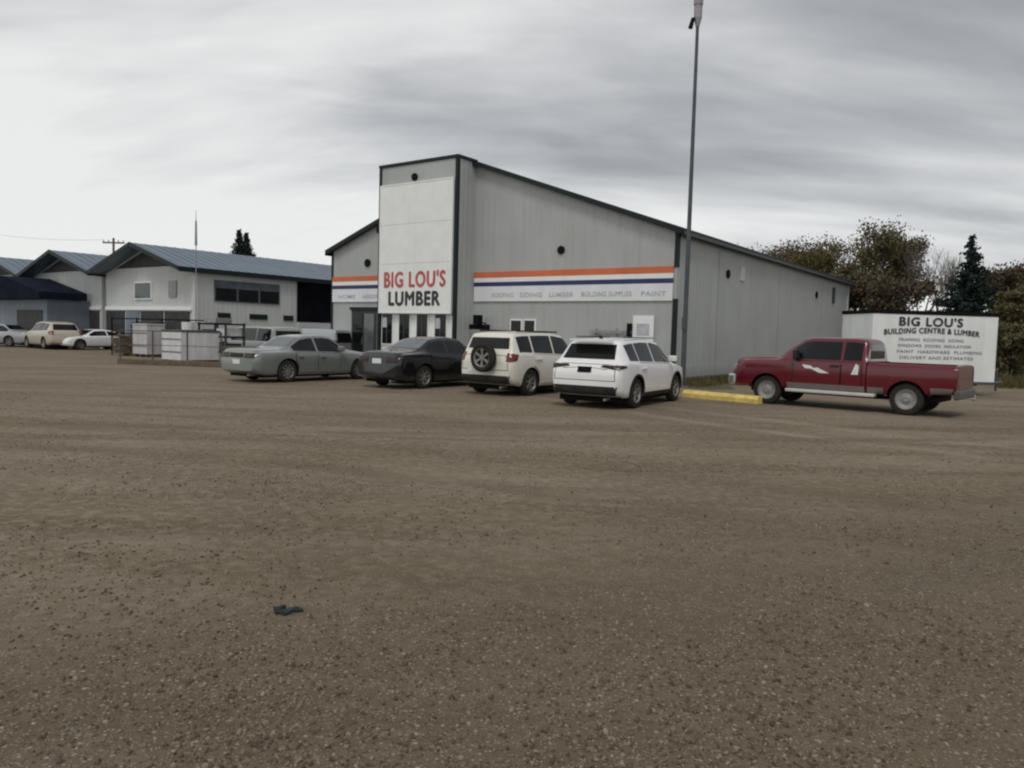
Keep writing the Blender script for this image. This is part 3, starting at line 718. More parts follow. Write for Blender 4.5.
def make_car(name, T, L_, W_, H_, wb, y_rear, r, pm, label, cat, wins, glassm=GLASS, tail='wide', spokes=5, steel=False, cladding=False, plate=True, detail=True, group=None, tailm=TAILR, platem=None, reardark=False, rearglass=None):
    """y_rear: distance from the rear end to the rear axle. origin: middle of the car on the ground, +Y forward"""
    root = empty(name, (0, 0, 0)); tag(root, label, cat, group)
    B = Body(L_, W_, H_, T); me = B.mesh()
    yr = -L_/2+y_rear; yf = yr+wb; Rw = r+.055
    cut = []
    for y in (yr, yf):
        for s in (-1, 1):
            M = Matrix.Translation((s*(W_/2+.1), y, r))
            cut.append(MB().lathe([(0, -.42), (Rw, -.42), (Rw, .3), (0, .3)], M, 40))
    me = boolean(me, cut); me.materials.clear(); me.materials.append(pm); me.materials.append(BLACK)
    wheel_well(me, [(0, yr, r), (0, yf, r)], Rw)
    me.shade_smooth(); me.set_sharp_from_angle(angle=R(38))
    bo = bpy.data.objects.new('body', me); COL.objects.link(bo); bo.parent = root
    for y in (yr, yf):
        for s in (-1, 1): wheel(root, s*(W_/2-.125), y, r, .21, s, spokes, steel=steel)
    hz = L_/2
    bel = lambda y: min(B.val(B.zs, y), B.val(B.zt, y)-.035)
    top = lambda y: B.val(B.zt, y)
    for s in (-1, 1):
        for (ya, yb) in wins:       # side windows: from ya to yb
            def P(u, v, ya=ya, yb=yb):
                y = ya+(yb-ya)*u; lo = bel(y)+.035; hi = max(lo+.012, top(y)-.105)
                return y, lo+(hi-lo)*v
            patch(B.bvh, P, 'side', s, glassm, 'side_window', root, nu=14, nv=5)
        if detail:
            # doors
            ymid = (wins[0][1]+wins[1][0])/2 if len(wins) > 1 else 0
            yA = wins[-1][1]-.12 if len(wins) < 3 else wins[-1][1]-.15
            for (a, b) in ((max(yr+Rw*.55, wins[0][0]+.05), ymid-.01), (ymid+.01, min(yA, yf-Rw-.06))):
                zb_ = lerp_tab(T['bot'], .5)+.10
                def P(u, v, a=a, b=b):
                    y = a+(b-a)*u; lo = zb_
                    if a < yr+Rw+.06: lo = max(lo, r+math.sqrt(max(0, (Rw+.04)**2-(y-yr)**2))) if abs(y-yr) < Rw+.04 else lo
                    return y, lo+(bel(y)-.005-lo)*v
                d = patch(B.bvh, P, 'side', s, pm, 'door', root, off=.007, nu=16, nv=8)
                P2 = lambda u, v, P=P, a=a, b=b: (P(u, v)[0]+(u-.5)*.034, P(u, v)[1]+(v-.5)*.03)
                patch(B.bvh, P2, 'side', s, BLACK, 'gap', d, off=.002, nu=16, nv=8, sunk=.004)
                yh = a+.16; zh = bel(yh)-.13
                hx = B.bvh.ray_cast(Vector((s*3, yh, zh)), Vector((-s, 0, 0)))[0].x
                hb = MB().box(min(hx, hx+s*.045), max(hx, hx+s*.045), yh-.09, yh+.09, zh-.02, zh+.02); bevel(hb.build('handle', pm, d), .008)
            # mirror
            ym = wins[-1][1]-.15; zm = bel(ym)+.06; hx = W_/2*.95
            mm = MB().box(min(s*hx, s*(hx+.22)), max(s*hx, s*(hx+.22)), ym-.06, ym+.08, zm, zm+.15)
            bevel(mm.build('mirror', pm if not reardark else PLAST, root), .035, 3)
            # sill cladding
            P = quad((yr+Rw+.02, B.val(B.zb, 0)+.03), (yf-Rw-.02, B.val(B.zb, 0)+.03), (yf-Rw-.02, B.val(B.zb, 0)+.13), (yr+Rw+.02, B.val(B.zb, 0)+.13))
            patch(B.bvh, P, 'side', s, PLAST if cladding else pm, 'sill', root, off=.015, nu=20, nv=3)
            if cladding:
                for y in (yr, yf):
                    def P(u, v, y=y):
                        an = math.pi*(-.02+1.04*u); rr = Rw-.004+.05*v; return y+rr*math.cos(an), r+rr*math.sin(an)
                    patch(B.bvh, P, 'side', s, PLAST, 'arch_trim', root, off=.014, nu=24, nv=2)
    # rear glass / windscreen
    tt = T['top']
    def find_y(lo, hi, frac, rear=True):
        pass
    yb0, yb1, yw0, yw1 = T2[id(T)] if id(T) in T2 else (0, 0, 0, 0)
    W2 = W_/2
    def endglass(ya, yb, s, k0, k1, name):
        za, zb_ = top(ya)+.0, top(yb)-.0
        P = quad((-k0*W2, za), (k0*W2, za), (k1*W2, zb_), (-k1*W2, zb_)); return patch(B.bvh, P, 'end', s, glassm, name, root, nu=16, nv=8) if s > 0 or rearglass is None else patch(B.bvh, P, 'end', s, rearglass, name, root, nu=16, nv=8)
    f = lambda t: (t-.5)*L_
    rg = {id(SEDAN): (.205, .315, .68, .56), id(OLDSED): (.24, .335, .68, .56), id(SUV): (.04, .098, .70, .62), id(BOXY): (.0305, .055, .72, .66), id(VAN): (.0, .0, 0, 0)}[id(T)]
    fg = {id(SEDAN): (.735, .615, .70, .58), id(OLDSED): (.705, .60, .70, .58), id(SUV): (.755, .625, .72, .63), id(BOXY): (.745, .635, .72, .66), id(VAN): (.85, .75, .78, .74)}[id(T)]
    if id(T) != id(VAN): endglass(f(rg[0]), f(rg[1]), -1, rg[2], rg[3], 'rear_window')
    else:
        P = quad((-.7*W2, H_*.58), (.7*W2, H_*.58), (.68*W2, H_*.88), (-.68*W2, H_*.88)); patch(B.bvh, P, 'end', -1, glassm, 'rear_window', root)
    endglass(f(fg[0]), f(fg[1]), 1, fg[2], fg[3], 'windscreen')
    # lights and bumper detail
    zl = H_
    if tail == 'wide':        # wide low lamps of a sedan
        for s in (-1, 1):
            P = quad((s*.40*W2, .50*zl), (s*.86*W2, .50*zl), (s*.84*W2, .60*zl), (s*.40*W2, .60*zl)); patch(B.bvh, P, 'end', -1, tailm, 'tail_lamp', root, off=.012, nu=8, nv=3)
    elif tail == 'slim':
        for s in (-1, 1):
            P = quad((s*.42*W2, .585*zl), (s*.90*W2, .545*zl), (s*.86*W2, .615*zl), (s*.46*W2, .615*zl)); patch(B.bvh, P, 'end', -1, tailm, 'tail_lamp', root, off=.012, nu=8, nv=3)
            P = quad((-hz+.03, .555*zl), (-hz+.36, .59*zl), (-hz+.28, .615*zl), (-hz+.06, .615*zl)); patch(B.bvh, P, 'side', s, tailm, 'tail_lamp', root, off=.012, nu=8, nv=3)
    elif tail == 'tall':
        for s in (-1, 1):
            P = quad((s*.74*W2, .53*zl), (s*.90*W2, .53*zl), (s*.80*W2, .66*zl), (s*.72*W2, .66*zl)); patch(B.bvh, P, 'end', -1, tailm, 'tail_lamp', root, off=.012, nu=6, nv=5)
            P = quad((-hz+.02, .53*zl), (-hz+.2, .55*zl), (-hz+.3, .64*zl), (-hz+.05, .66*zl)); patch(B.bvh, P, 'side', s, tailm, 'tail_lamp', root, off=.012, nu=6, nv=5)
    if detail:
        if plate is not None:
            pz = .545*zl if plate == 'mid' else (.44*zl if plate is True else plate*zl)
            P = quad((-.17, pz-.065), (.17, pz-.065), (.17, pz+.065), (-.17, pz+.065)); patch(B.bvh, P, 'end', -1, platem or PLATE, 'licence_plate', root, off=.02, nu=3, nv=2)
        if cladding or reardark:
            zb_ = lerp_tab(T['bot'], 0)
            P = quad((-.80*W2, zb_-.06), (.80*W2, zb_-.06), (.86*W2, zb_+.13), (-.86*W2, zb_+.13)); patch(B.bvh, P, 'end', -1, PLAST, 'rear_bumper_trim', root, off=.02, nu=16, nv=4)
        # tailgate / boot panel and bumper crease
        P = quad((-.80*W2, .405*zl), (.80*W2, .405*zl), (.78*W2, (.62 if tail != 'wide' else .49)*zl), (-.78*W2, (.62 if tail != 'wide' else .49)*zl))
        if tail != 'wide':
            tg = patch(B.bvh, P, 'end', -1, pm, 'tailgate', root, off=.007, nu=14, nv=8)
            patch(B.bvh, lambda u, v, P=P: (P(u, v)[0]*1.022, P(u, v)[1]+(v-.5)*.03), 'end', -1, BLACK, 'gap', tg, off=.002, nu=14, nv=8, sunk=.004)
        for s in (-1, 1):
            ex = MB().tube((s*.55*W2, -hz+.35, .24), (s*.55*W2, -hz+.02, .23), .03, n=10) if s > 0 else None
            if ex: ex.build('exhaust_pipe', STEEL, root)
        P = quad((-.70*W2, .33*zl), (.70*W2, .33*zl), (.70*W2, .45*zl), (-.70*W2, .45*zl)); patch(B.bvh, P, 'end', 1, PLAST, 'grille', root, off=.01, nu=8, nv=3)
        for s in (-1, 1):
            P = quad((s*.50*W2, .43*zl), (s*.72*W2, .43*zl), (s*.70*W2, .51*zl), (s*.50*W2, .51*zl)); patch(B.bvh, P, 'end', 1, LAMPW, 'headlight', root, off=.01, nu=5, nv=3)
    MB().box(-.82*W2, .82*W2, -hz+.3, hz-.3, .155, .30).build('underbody', BLACK, root)  # black box set low and wide to deepen the shade under the car
    return root, B
T2 = {}

# -- white crossover
def place(root, loc, rz): root.location = (loc[0], loc[1], 0); root.rotation_euler = (0, 0, rz)
H36 = GRID
def from_rear_axle(root, cx_, cy_, L_, y_rear, rz):
    """centre of the rear axle -> car origin"""
    d = L_/2-y_rear; place(root, (cx_-math.sin(rz)*d, cy_+math.cos(rz)*d), rz)
WHITECAR = paint('pearl white paint', (.86, .86, .86), dust=.2)
CREAM = paint('cream white paint', (.76, .74, .66), dust=.4)
BLACKP = paint('black paint', (.005, .006, .009), dust=.10, rough=.16)
GREEN = paint('grey green metallic paint', (.24, .262, .252), metal=.35, dust=.25)
REDP = paint('dark red paint', (.115, .003, .012), dust=.18, rough=.22)
TAN = paint('tan paint', (.50, .45, .36), dust=.5)
SILV = paint('silver paint', (.40, .42, .43), metal=.4, dust=.4)
BLUEG = paint('dull grey paint', (.30, .32, .32), dust=.5)

r1, B1 = make_car('crossover_car', SUV, 4.63, 1.86, 1.64, 2.72, .98, .355, WHITECAR,
    'clean white crossover with slim dark tail lamps parked nearest the tall steel pole', 'car',
    [(-1.72, -1.22), (-1.16, -.28), (-.20, .92)], tail='slim', cladding=True, plate='mid', tailm=TAILD, platem=BLACK, spokes=5)
from_rear_axle(r1, 2.05, 17.5, 4.63, .98, R(-31)); r1.scale = (.97, .97, .965)
for s in (-1, 1):
    MB().box(s*.60-.02, s*.60+.02, -1.5, .35, 1.635, 1.66).build('roof_rail', PLAST, r1)
bevel(MB().box(-.5, .5, -2.12, -1.82, 1.545, 1.585).build('roof_spoiler', WHITECAR, r1), .015)
MB().add([(-.015, -1.55, 1.61), (.015, -1.55, 1.61), (.015, -1.35, 1.61), (-.015, -1.35, 1.61), (0, -1.55, 1.71)], [(0, 1, 4), (1, 2, 4), (2, 3, 4), (3, 0, 4), (0, 3, 2, 1)]).build('antenna_fin', BLACK, r1)

# -- cream SUV with spare wheel
r2, B2 = make_car('suv_car', BOXY, 4.30, 1.80, 1.68, 2.58, .86, .35, CREAM,
    'dusty cream-white SUV with a spare wheel on its tailgate', 'car',
    [(-1.78, -1.22), (-1.14, -.22), (-.14, .92)], tail='tall', cladding=False, plate=None, reardark=True, spokes=6)
from_rear_axle(r2, -.22, 20.25, 4.30, .86, R(-35))
sw = empty('spare_wheel', (.05, -2.15-.135, .98)); sw.parent = r2; sw.scale = (1.08, 1, 1.08)
Mz = Matrix.Rotation(-math.pi/2, 4, 'Z')
MB().lathe([(.22, -.1), (.30, -.1), (.345, -.06), (.35, 0), (.345, .06), (.30, .1), (.225, .09), (.22, .05), (.22, -.08)], Mz, 36, True).build('tyre', TYRE, sw, smooth=40)
rm = MB(); rm.lathe([(0, .07), (.05, .07), (.06, .03), (0, .02)], Mz, 16); rm.lathe([(.225, .085), (.205, .07), (.20, -.06), (.225, -.06)], Mz, 32, True)
for k in range(6):
    RM = Mz @ Matrix.Rotation(2*math.pi*k/6, 4, 'X')
    vs = [Vector(q) for q in ((.02, -.02, .03), (.02, .02, .03), (.06, .02, .03), (.06, -.02, .03), (.03, -.035, .21), (.03, .035, .21), (.075, .03, .21), (.075, -.03, .21))]
    rm.add([RM @ v for v in vs], [(0, 1, 2, 3), (7, 6, 5, 4), (0, 4, 5, 1), (1, 5, 6, 2), (2, 6, 7, 3), (3, 7, 4, 0)])
rm.build('rim', ALU, sw, smooth=30)
MB().lathe([(0, -.02), (.205, -.02), (.205, -.09), (0, -.09)], Mz, 24).build('back_plate', PLAST, sw)
for s in (-1, 1): MB().box(s*.58-.02, s*.58+.02, -1.6, .35, 1.66, 1.70).build('roof_rail', PLAST, r2)
P = quad((-.28, .60), (-.56, .60), (-.56, .68), (-.28, .68)); patch(B2.bvh, P, 'end', -1, PLATE, 'licence_plate', r2, off=.012, nu=3, nv=2)

# -- black sedan
r3, B3 = make_car('sedan_car', SEDAN, 4.62, 1.80, 1.46, 2.70, 1.0, .33, BLACKP,
    'black sedan with a pale licence plate parked between the green sedan and cream SUV', 'car',
    [(-1.12, -.32), (-.24, .78)], tail='wide', plate=.52, tailm=TAILD, rearglass=GLASSL, spokes=7)
from_rear_axle(r3, -3.15, 21.75, 4.62, 1.0, R(-36))
# -- grey green sedan
r4, B4 = make_car('sedan_car', OLDSED, 4.95, 1.84, 1.42, 2.80, 1.12, .33, GREEN,
    'older grey-green sedan parked at the left end of the row of cars', 'car',
    [(-1.12, -.30), (-.22, .72)], tail='wide', plate=.42, spokes=9, tailm=TAILD, rearglass=GLASSL)
from_rear_axle(r4, -7.3, 22.8, 4.95, 1.12, R(-36))
P = quad((-.35*.9, .505*1.42), (.35*.9, .505*1.42), (.35*.9, .595*1.42), (-.35*.9, .595*1.42)); patch(B4.bvh, P, 'end', -1, PLAST, 'boot_trim', r4, off=.01)

# ------------------------------------------------------------------ red pickup
PT = dict(top=[(0, .90), (.004, .95), (.02, .985), (.10, 1.0), (.40, 1.0), (.455, .975), (.63, .725), (.66, .715), (.80, .71), (.93, .69), (.985, .645), (1, .52)],
          belt=[(0, .665), (.5, .66), (.64, .655), (.9, .63), (1, .46)],
          w=[(0, .97), (.02, .985), (.5, 1), (.9, .99), (.96, .95), (.99, .90), (1, .84)],
          wt=[(0, .70), (.02, .72), (.4, .735), (.455, .735), (.63, .80), (.7, .82), (.93, .80), (1, .72)],
          bot=[(0, .42), (.9, .42), (.97, .40), (1, .44)])
LP, WP, HP = 5.35, 1.86, 1.75
truck = empty('pickup_truck', (0, 0, 0)); tag(truck, 'dark red extended-cab pickup with white door graphics and silver running board', 'pickup truck')
LC = 3.42                                    # cab and bonnet
BT = Body(LC, WP, HP, PT); me = BT.mesh()
yc = LP/2-LC/2                               # shift of the cab loft
rt = .37; yrT = -LP/2+1.02; yfT = yrT+3.33; RwT = rt+.065
cut = [MB().lathe([(0, -.45), (RwT, -.45), (RwT, .3), (0, .3)], Matrix.Translation((s*(WP/2+.1), yfT-yc, rt)), 40) for s in (-1, 1)]
me = boolean(me, cut); me.materials.clear(); me.materials.append(REDP); me.materials.append(BLACK)
wheel_well(me, [(0, yfT-yc, rt)], RwT); me.shade_smooth(); me.set_sharp_from_angle(angle=R(38))
cab = bpy.data.objects.new('cab', me); COL.objects.link(cab); cab.parent = truck; cab.location = (0, yc, 0)
# bed
LBed = LP-LC-.03; yb0 = -LP/2; yb1 = yb0+LBed; HR = 1.20
BD = dict(top=[(0, HR-.02), (.02, HR), (1, HR)], belt=[(0, HR-.09), (1, HR-.09)], w=[(0, .955), (.03, .985), (.3, 1), (1, 1)], wt=[(0, .93), (1, .95)], bot=[(0, .52), (.5, .44), (1, .42)])
BB = Body(LBed, WP, 1.0, BD); me = BB.mesh(); ybc = (yb0+yb1)/2
cut = [MB().lathe([(0, -.45), (RwT, -.45), (RwT, .3), (0, .3)], Matrix.Translation((s*(WP/2+.1), yrT-ybc, rt)), 40) for s in (-1, 1)]
cut.append(MB().box(-WP/2+.12, WP/2-.12, -LBed/2+.06, LBed/2-.06, .86, 2))
me = boolean(me, cut); me.materials.clear(); me.materials.append(REDP); me.materials.append(BLACK)
wheel_well(me, [(0, yrT-ybc, rt)], RwT); me.shade_smooth(); me.set_sharp_from_angle(angle=R(38))
bed = bpy.data.objects.new('bed', me); COL.objects.link(bed); bed.parent = truck; bed.location = (0, ybc, 0)
GREYP = paint('beige grey lower paint', (.16, .135, .125), dust=.4)
def tp(Bv, sh, P, axis, s, m, name, off=.008, nu=12, nv=4, par=None):
    o = patch(Bv.bvh, lambda u, v: ((P(u, v)[0]-(sh if axis == 'side' else 0)), P(u, v)[1]), axis, s, m, name, par or truck, off=off, nu=nu, nv=nv)
    o.location = (0, sh, 0); return o
belT = lambda y: min(BT.val(BT.zs, y-yc), BT.val(BT.zt, y-yc)-.035)
topT = lambda y: BT.val(BT.zt, y-yc)
ycab0 = LP/2-LC
for s in (-1, 1):
    W3 = [(ycab0+.10, ycab0+.62), (ycab0+.72, ycab0+1.62 if False else ycab0+1.55)]
    W3 = [(ycab0+.12, ycab0+.54), (ycab0+.61, ycab0+1.74)]
    for ya, yb in W3:
        def P(u, v, ya=ya, yb=yb):
            y = ya+(yb-ya)*u; lo = belT(y)+.04; hi = max(lo+.012, topT(y)-.11); return y, lo+(hi-lo)*v
        tp(BT, yc, P, 'side', s, GLASS, 'side_window', nu=16)
    for a, b in ((ycab0+.10, ycab0+.56), (ycab0+.59, ycab0+1.74)):
        P = lambda u, v, a=a, b=b: (a+(b-a)*u, .56+(belT(a+(b-a)*u)-.01-.56)*v)
        d = tp(BT, yc, P, 'side', s, REDP, 'door', off=.008, nu=14, nv=8)
        gp = tp(BT, yc, lambda u, v, P=P: (P(u, v)[0]+(u-.5)*.036, P(u, v)[1]+(v-.5)*.03), 'side', s, BLACK, 'gap', off=.002, nu=14, nv=8, par=d); gp.location = (0, 0, 0)
        yh = a+.14-yc; zh = 1.05; hx = s*(WP/2-.005)
        if a > ycab0+.5: bevel(MB().box(min(hx, hx+s*.045), max(hx, hx+s*.045), yh-.1, yh+.1, zh-.025, zh+.025).build('handle', PLAST, d), .008)
    # lower two-tone paint
    P = quad((ycab0+.02, .43), (yfT-RwT-.10, .43), (yfT-RwT-.10, .60), (ycab0+.02, .60)); tp(BT, yc, P, 'side', s, GREYP, 'lower_panel', off=.014, nu=18)
    P = quad((yb0+.10, .56), (yrT-RwT-.06, .52), (yrT-RwT-.06, .66), (yb0+.06, .66)); tp(BB, ybc, P, 'side', s, GREYP, 'lower_panel', off=.012, nu=8)
    P = quad((yrT+RwT+.06, .46), (yb1-.03, .46), (yb1-.03, .60), (yrT+RwT+.06, .60)); tp(BB, ybc, P, 'side', s, GREYP, 'lower_panel', off=.012, nu=8)
    for Bv, sh, y in ((BT, yc, yfT), (BB, ybc, yrT)):
        def P(u, v, y=y):
            an = math.pi*(.0+1.0*u); rr = RwT-.004+.075*v; return y+rr*math.cos(an), rt+rr*math.sin(an)
        tp(Bv, sh, P, 'side', s, REDP, 'arch_flare', off=.03, nu=24, nv=3)
    # running board
    bevel(MB().box(min(s*(WP/2-.12), s*(WP/2+.10)), max(s*(WP/2-.12), s*(WP/2+.10)), ycab0-.25, yfT-RwT-.1, .37, .45).build('running_board', mat('pale running board', (.58, .57, .55), .45, .2), truck), .02)
    # mirrors
    ym = ycab0+1.66; zm = belT(ym)+.02
    bevel(MB().box(min(s*.87, s*1.07), max(s*.87, s*1.09), ym-.06, ym+.06, zm, zm+.24).build('mirror', PLAST, truck), .03, 2)
    # door graphics
    import itertools
    P = quad((ycab0+1.75, 1.00), (ycab0+1.95, 1.06), (ycab0+1.42, .86), (ycab0+1.15, .84))
    tp(BT, yc, quad((ycab0+1.52, 1.06), (ycab0+1.30, 1.04), (ycab0+1.20, .96), (ycab0+1.44, .97)), 'side', s, PLATE, 'door_graphic', off=.011, nu=10)
    tp(BT, yc, quad((ycab0+1.30, .97), (ycab0+1.14, 1.0), (ycab0+.84, .87), (ycab0+1.08, .87)), 'side', s, PLATE, 'door_graphic', off=.0115, nu=10)
    tp(BT, yc, quad((ycab0+.33, .87), (ycab0+.17, .87), (ycab0+.16, 1.08), (ycab0+.23, 1.13)), 'side', s, PLATE, 'door_graphic', off=.011, nu=6)
    # front bits
    tp(BT, yc, quad((s*.54, .84), (s*.80, .84), (s*.78, 1.0), (s*.54, 1.0)), 'end', 1, LAMPW, 'headlight', off=.014, nu=6)
    tp(BB, ybc, quad((s*.77, .78), (s*.87, .78), (s*.87, 1.12), (s*.77, 1.12)), 'end', -1, TAILR, 'tail_lamp', off=.012, nu=4)
# end pieces in truck space
tp(BT, yc, quad((-.72*WP/2, topT(LP/2-LC*.37-.03)), (.72*WP/2, topT(LP/2-LC*.37-.03)), (.66*WP/2, topT(LP/2-LC*.535)), (-.66*WP/2, topT(LP/2-LC*.535))), 'end', 1, GLASSL, 'windscreen', nu=14, nv=8)
tp(BT, yc, quad((-.58, 1.25), (.58, 1.25), (.52, 1.60), (-.52, 1.60)), 'end', -1, GLASS, 'rear_window', nu=8)
tp(BT, yc, quad((-.55, .76), (.55, .76), (.55, 1.06), (-.55, 1.06)), 'end', 1, PLAST, 'grille', off=.012)
bevel(MB().box(-.92, .92, LP/2-.14, LP/2+.07, .46, .74).build('front_bumper', CHROME, truck), .05, 3)
bevel(MB().box(-.90, .90, -LP/2-.06, -LP/2+.05, .42, .62).build('rear_bumper', mat('dull bumper steel', (.10, .10, .10), .5, .4, dust=.3), truck), .03, 2)
tp(BB, ybc, quad((-.73, .66), (.73, .66), (.73, 1.15), (-.73, 1.15)), 'end', -1, REDP, 'tailgate', off=.008)
MB().tube((0, -LP/2-.15, .42), (0, -LP/2-.22, .42), .035).tube((0, -LP/2-.20, .42), (0, -LP/2-.20, .52), .03).build('tow_hitch', CHROME, truck)
MB().box(-.7, .7, -LP/2+.4, LP/2-.5, .32, .46).build('chassis', BLACK, truck)
for y in (yrT, yfT):
    for s in (-1, 1): wheel(truck, s*(WP/2-.14), y, rt, .23, s, 5, steel=True, rimm=mat('pale steel rim', (.40, .41, .41), .45, .5, .15, 9, dust=.4))
# near-side front wheel at the pixel place
fw, rw_ = Vector((6.47, 19.27, 0)), Vector((8.93, 17.12, 0))
d = (fw-rw_).normalized(); rz = math.atan2(-d.x, d.y)
nrm_l = Vector((-d.y, d.x, 0))               # left side of the truck is the near side
mid = (fw+rw_)/2 - nrm_l*(WP/2-.02)
off = (yfT+yrT)/2
truck.scale = (.98, .975, .99); truck.location = mid - d*off + Vector((-.03, 0, 0)); truck.location.z = 0; truck.rotation_euler = (0, 0, rz)

# ------------------------------------------------------------------ white trailer
pL, pR = at(872, 344, 24.4), at(997, 347, 24.8); pL.z = pR.z = 0
dv = (pR-pL); TL = dv.length; ta = math.atan2(dv.y, dv.x)
tr = empty('cargo_trailer', pL, ta); tag(tr, 'white enclosed cargo trailer with painted lettering parked behind the red pickup', 'trailer')
TW = 1.9
bevel(MB().box(0, TL, 0, TW, .42, 2.58).build('body', mat('trailer white', (.80, .83, .82), .45, 0, .05, 1.5, streak=.2), tr), .03)
MB().box(-.02, TL+.02, -.02, TW+.02, 2.583, 2.70).build('roof_rail', BLACK, tr)
MB().box(-.02, TL+.02, -.03, .0, .36, .45).build('lower_rail', POLEM, tr)
for a in (TL*.45, TL*.45+.85):
    for s, yy in ((-1, .12), (1, TW-.12)):
        w_ = wheel(tr, a, yy, .34, .2, 1, 5, steel=True); w_.rotation_euler = (0, 0, -s*0+(-math.pi/2 if s < 0 else math.pi/2))
        w_.location = (a, yy, .34)
MB().box(TL*.45-.5, TL*.45+1.35, -.10, -.032, .62, .72).build('mudguard', BLACK, tr)
MB().box(.3, TL-.3, .4, 1.5, .30, .40).build('frame', BLACK, tr)
hb = MB(); hb.tube((TL, .3, .4), (TL+1.1, 1.1, .4), .05); hb.tube((TL, 1.6, .4), (TL+1.1, 1.1, .4), .05); hb.tube((TL+.9, 1.1, .1), (TL+.9, 1.1, .8), .035)
hb.build('tow_bar', POLEM, tr)
cX = TL*.47
text("BIG LOU'S", .38, BLKT, tr, (cX-.05, -.006, 2.33), 2.15, heavy=.014)
text("BUILDING CENTRE & LUMBER", .24, BLKT, tr, (cX, -.006, 2.06), 3.25, heavy=.007, arch=.08)
for k, (s, wd, xx) in enumerate((("FRAMING  ROOFING  SIDING", 2.2, 0), ("WINDOWS  DOORS  INSULATION", 2.5, .1), ("PAINT  HARDWARE  PLUMBING", 2.9, .3), ("DELIVERY AND ESTIMATES", 2.5, .2))):
    text(s, .14, mat('faded dark lettering', (.17, .18, .20), .6), tr, (cX+xx, -.006, 1.76-k*.19), wd)

# ------------------------------------------------------------------ background vehicles
def bgcar(name, T, dims, pm, label, cat, px, pyY, rz, wins, tail='wide', glassm=GLASS, detail=False):
    L_, W_, H_, wb, yr_, r_ = dims
    q, _ = make_car(name, T, L_, W_, H_, wb, yr_, r_, pm, label, cat, wins, tail=tail, detail=detail, plate=True if detail else None)
    p = at(px, 340, pyY); place(q, (p.x, p.y), rz); return q
bgcar('suv_car', SUV, (4.6, 1.85, 1.62, 2.7, .98, .35), TAN, 'tan SUV parked in front of the low navy-roofed shed', 'car', 52, 45.0, R(50),
      [(-1.72, -1.22), (-1.14, -.28), (-.20, .92)], 'tall')
bgcar('sedan_car', SEDAN, (4.4, 1.8, 1.22, 2.6, 1.0, .31), WHITECAR, 'white low sedan parked beside the tan SUV', 'car', 95, 45.5, R(150), [(-1.12, -.32), (-.24, .78)])
bgcar('sedan_car', OLDSED, (4.8, 1.8, 1.42, 2.8, 1.1, .33), SILV, 'silver sedan cut off by the edge of the photo, beyond the tan SUV', 'car', 2, 47.0, R(80), [(-1.12, -.30), (-.22, .72)])
bgcar('van_car', VAN, (4.6, 1.8, 1.66, 2.8, .95, .34), BLUEG, 'dull grey van parked behind the grey-green sedan', 'van', 262, 35.5, R(48), [(-2.1, -1.0), (-.92, .1), (.18, 1.35)], 'tall')
bgcar('van_car', VAN, (4.7, 1.85, 1.62, 2.8, .95, .34), SILV, 'silver van parked beside the left corner of the store, behind the grey van', 'van', 312, 39.0, R(60), [(.2, 1.35)], 'tall')

# ------------------------------------------------------------------ yard crates, fence
def crate(loc, W_, D_, H_, m1, label):
    c = empty('storage_crate', loc, GRID); tag(c, label, 'crate', None)
    bevel(MB().box(-W_, 0, 0, D_, .14, H_).build('box', m1, c), .015)
    bevel(MB().box(-W_-.03, .03, -.03, D_+.03, H_+.002, H_+.07).build('lid', POLEM if m1 is CRATE2 else m1, c), .015)
    for k in range(4):
        x = -W_+(W_-.09)*k/3; MB().box(x, x+.09, -.010, -.001, .16, H_-.02).build('batten', m1, c)
    for k in range(4):
        y = (D_-.09)*k/3; MB().box(.001, .010, y, y+.09, .16, H_-.02).build('batten', m1, c)
    for q in (.28, .72):
        MB().box(-W_-.012, .029, -.029, -.012, .14+(H_-.14)*q, .17+(H_-.14)*q).build('strap', POLEM, c)
    for k in range(3):
        x = -W_+.05+(W_-.2)*k/2; MB().box(x, x+.1, .0, D_, 0, .138).build('bearer', WOOD, c)
    return c
p = gnd(181, 364); crate(p, 1.45, 1.75, 1.33, CRATE2, 'lower white crate nearer the grey-green sedan, behind the low timber kerb')
p = gnd(147, 357.5); crate(p, 1.3, .9, 1.55, CRATE, 'taller greyish-white crate farther from the grey-green sedan')
pa, pb_ = gnd(117, 363.5), gnd(221, 367.5)
fd = pb_-pa; FL = fd.length
fn = empty('yard_fence', pa, math.atan2(fd.y, fd.x)); tag(fn, 'low rusty post-and-wire fence along a timber base in front of the crates', 'fence')
bevel(MB().box(0, FL, 0, .22, 0, .2).build('timber_base', WOOD, fn), .02)
for k in range(4):
    x = FL*k/3; x = min(max(x, .06), FL-.06)
    MB().tube((x, .11, .2), (x, .11, 1.35), .032, n=8).build('post', POLEM, fn)
MB().tube((.06, .11, 1.33), (FL-.06, .11, 1.33), .018, n=6).build('rail', POLEM, fn)
MB().tube((.06, .11, .78), (FL-.06, .11, .78), .012, n=6).build('rail', POLEM, fn)
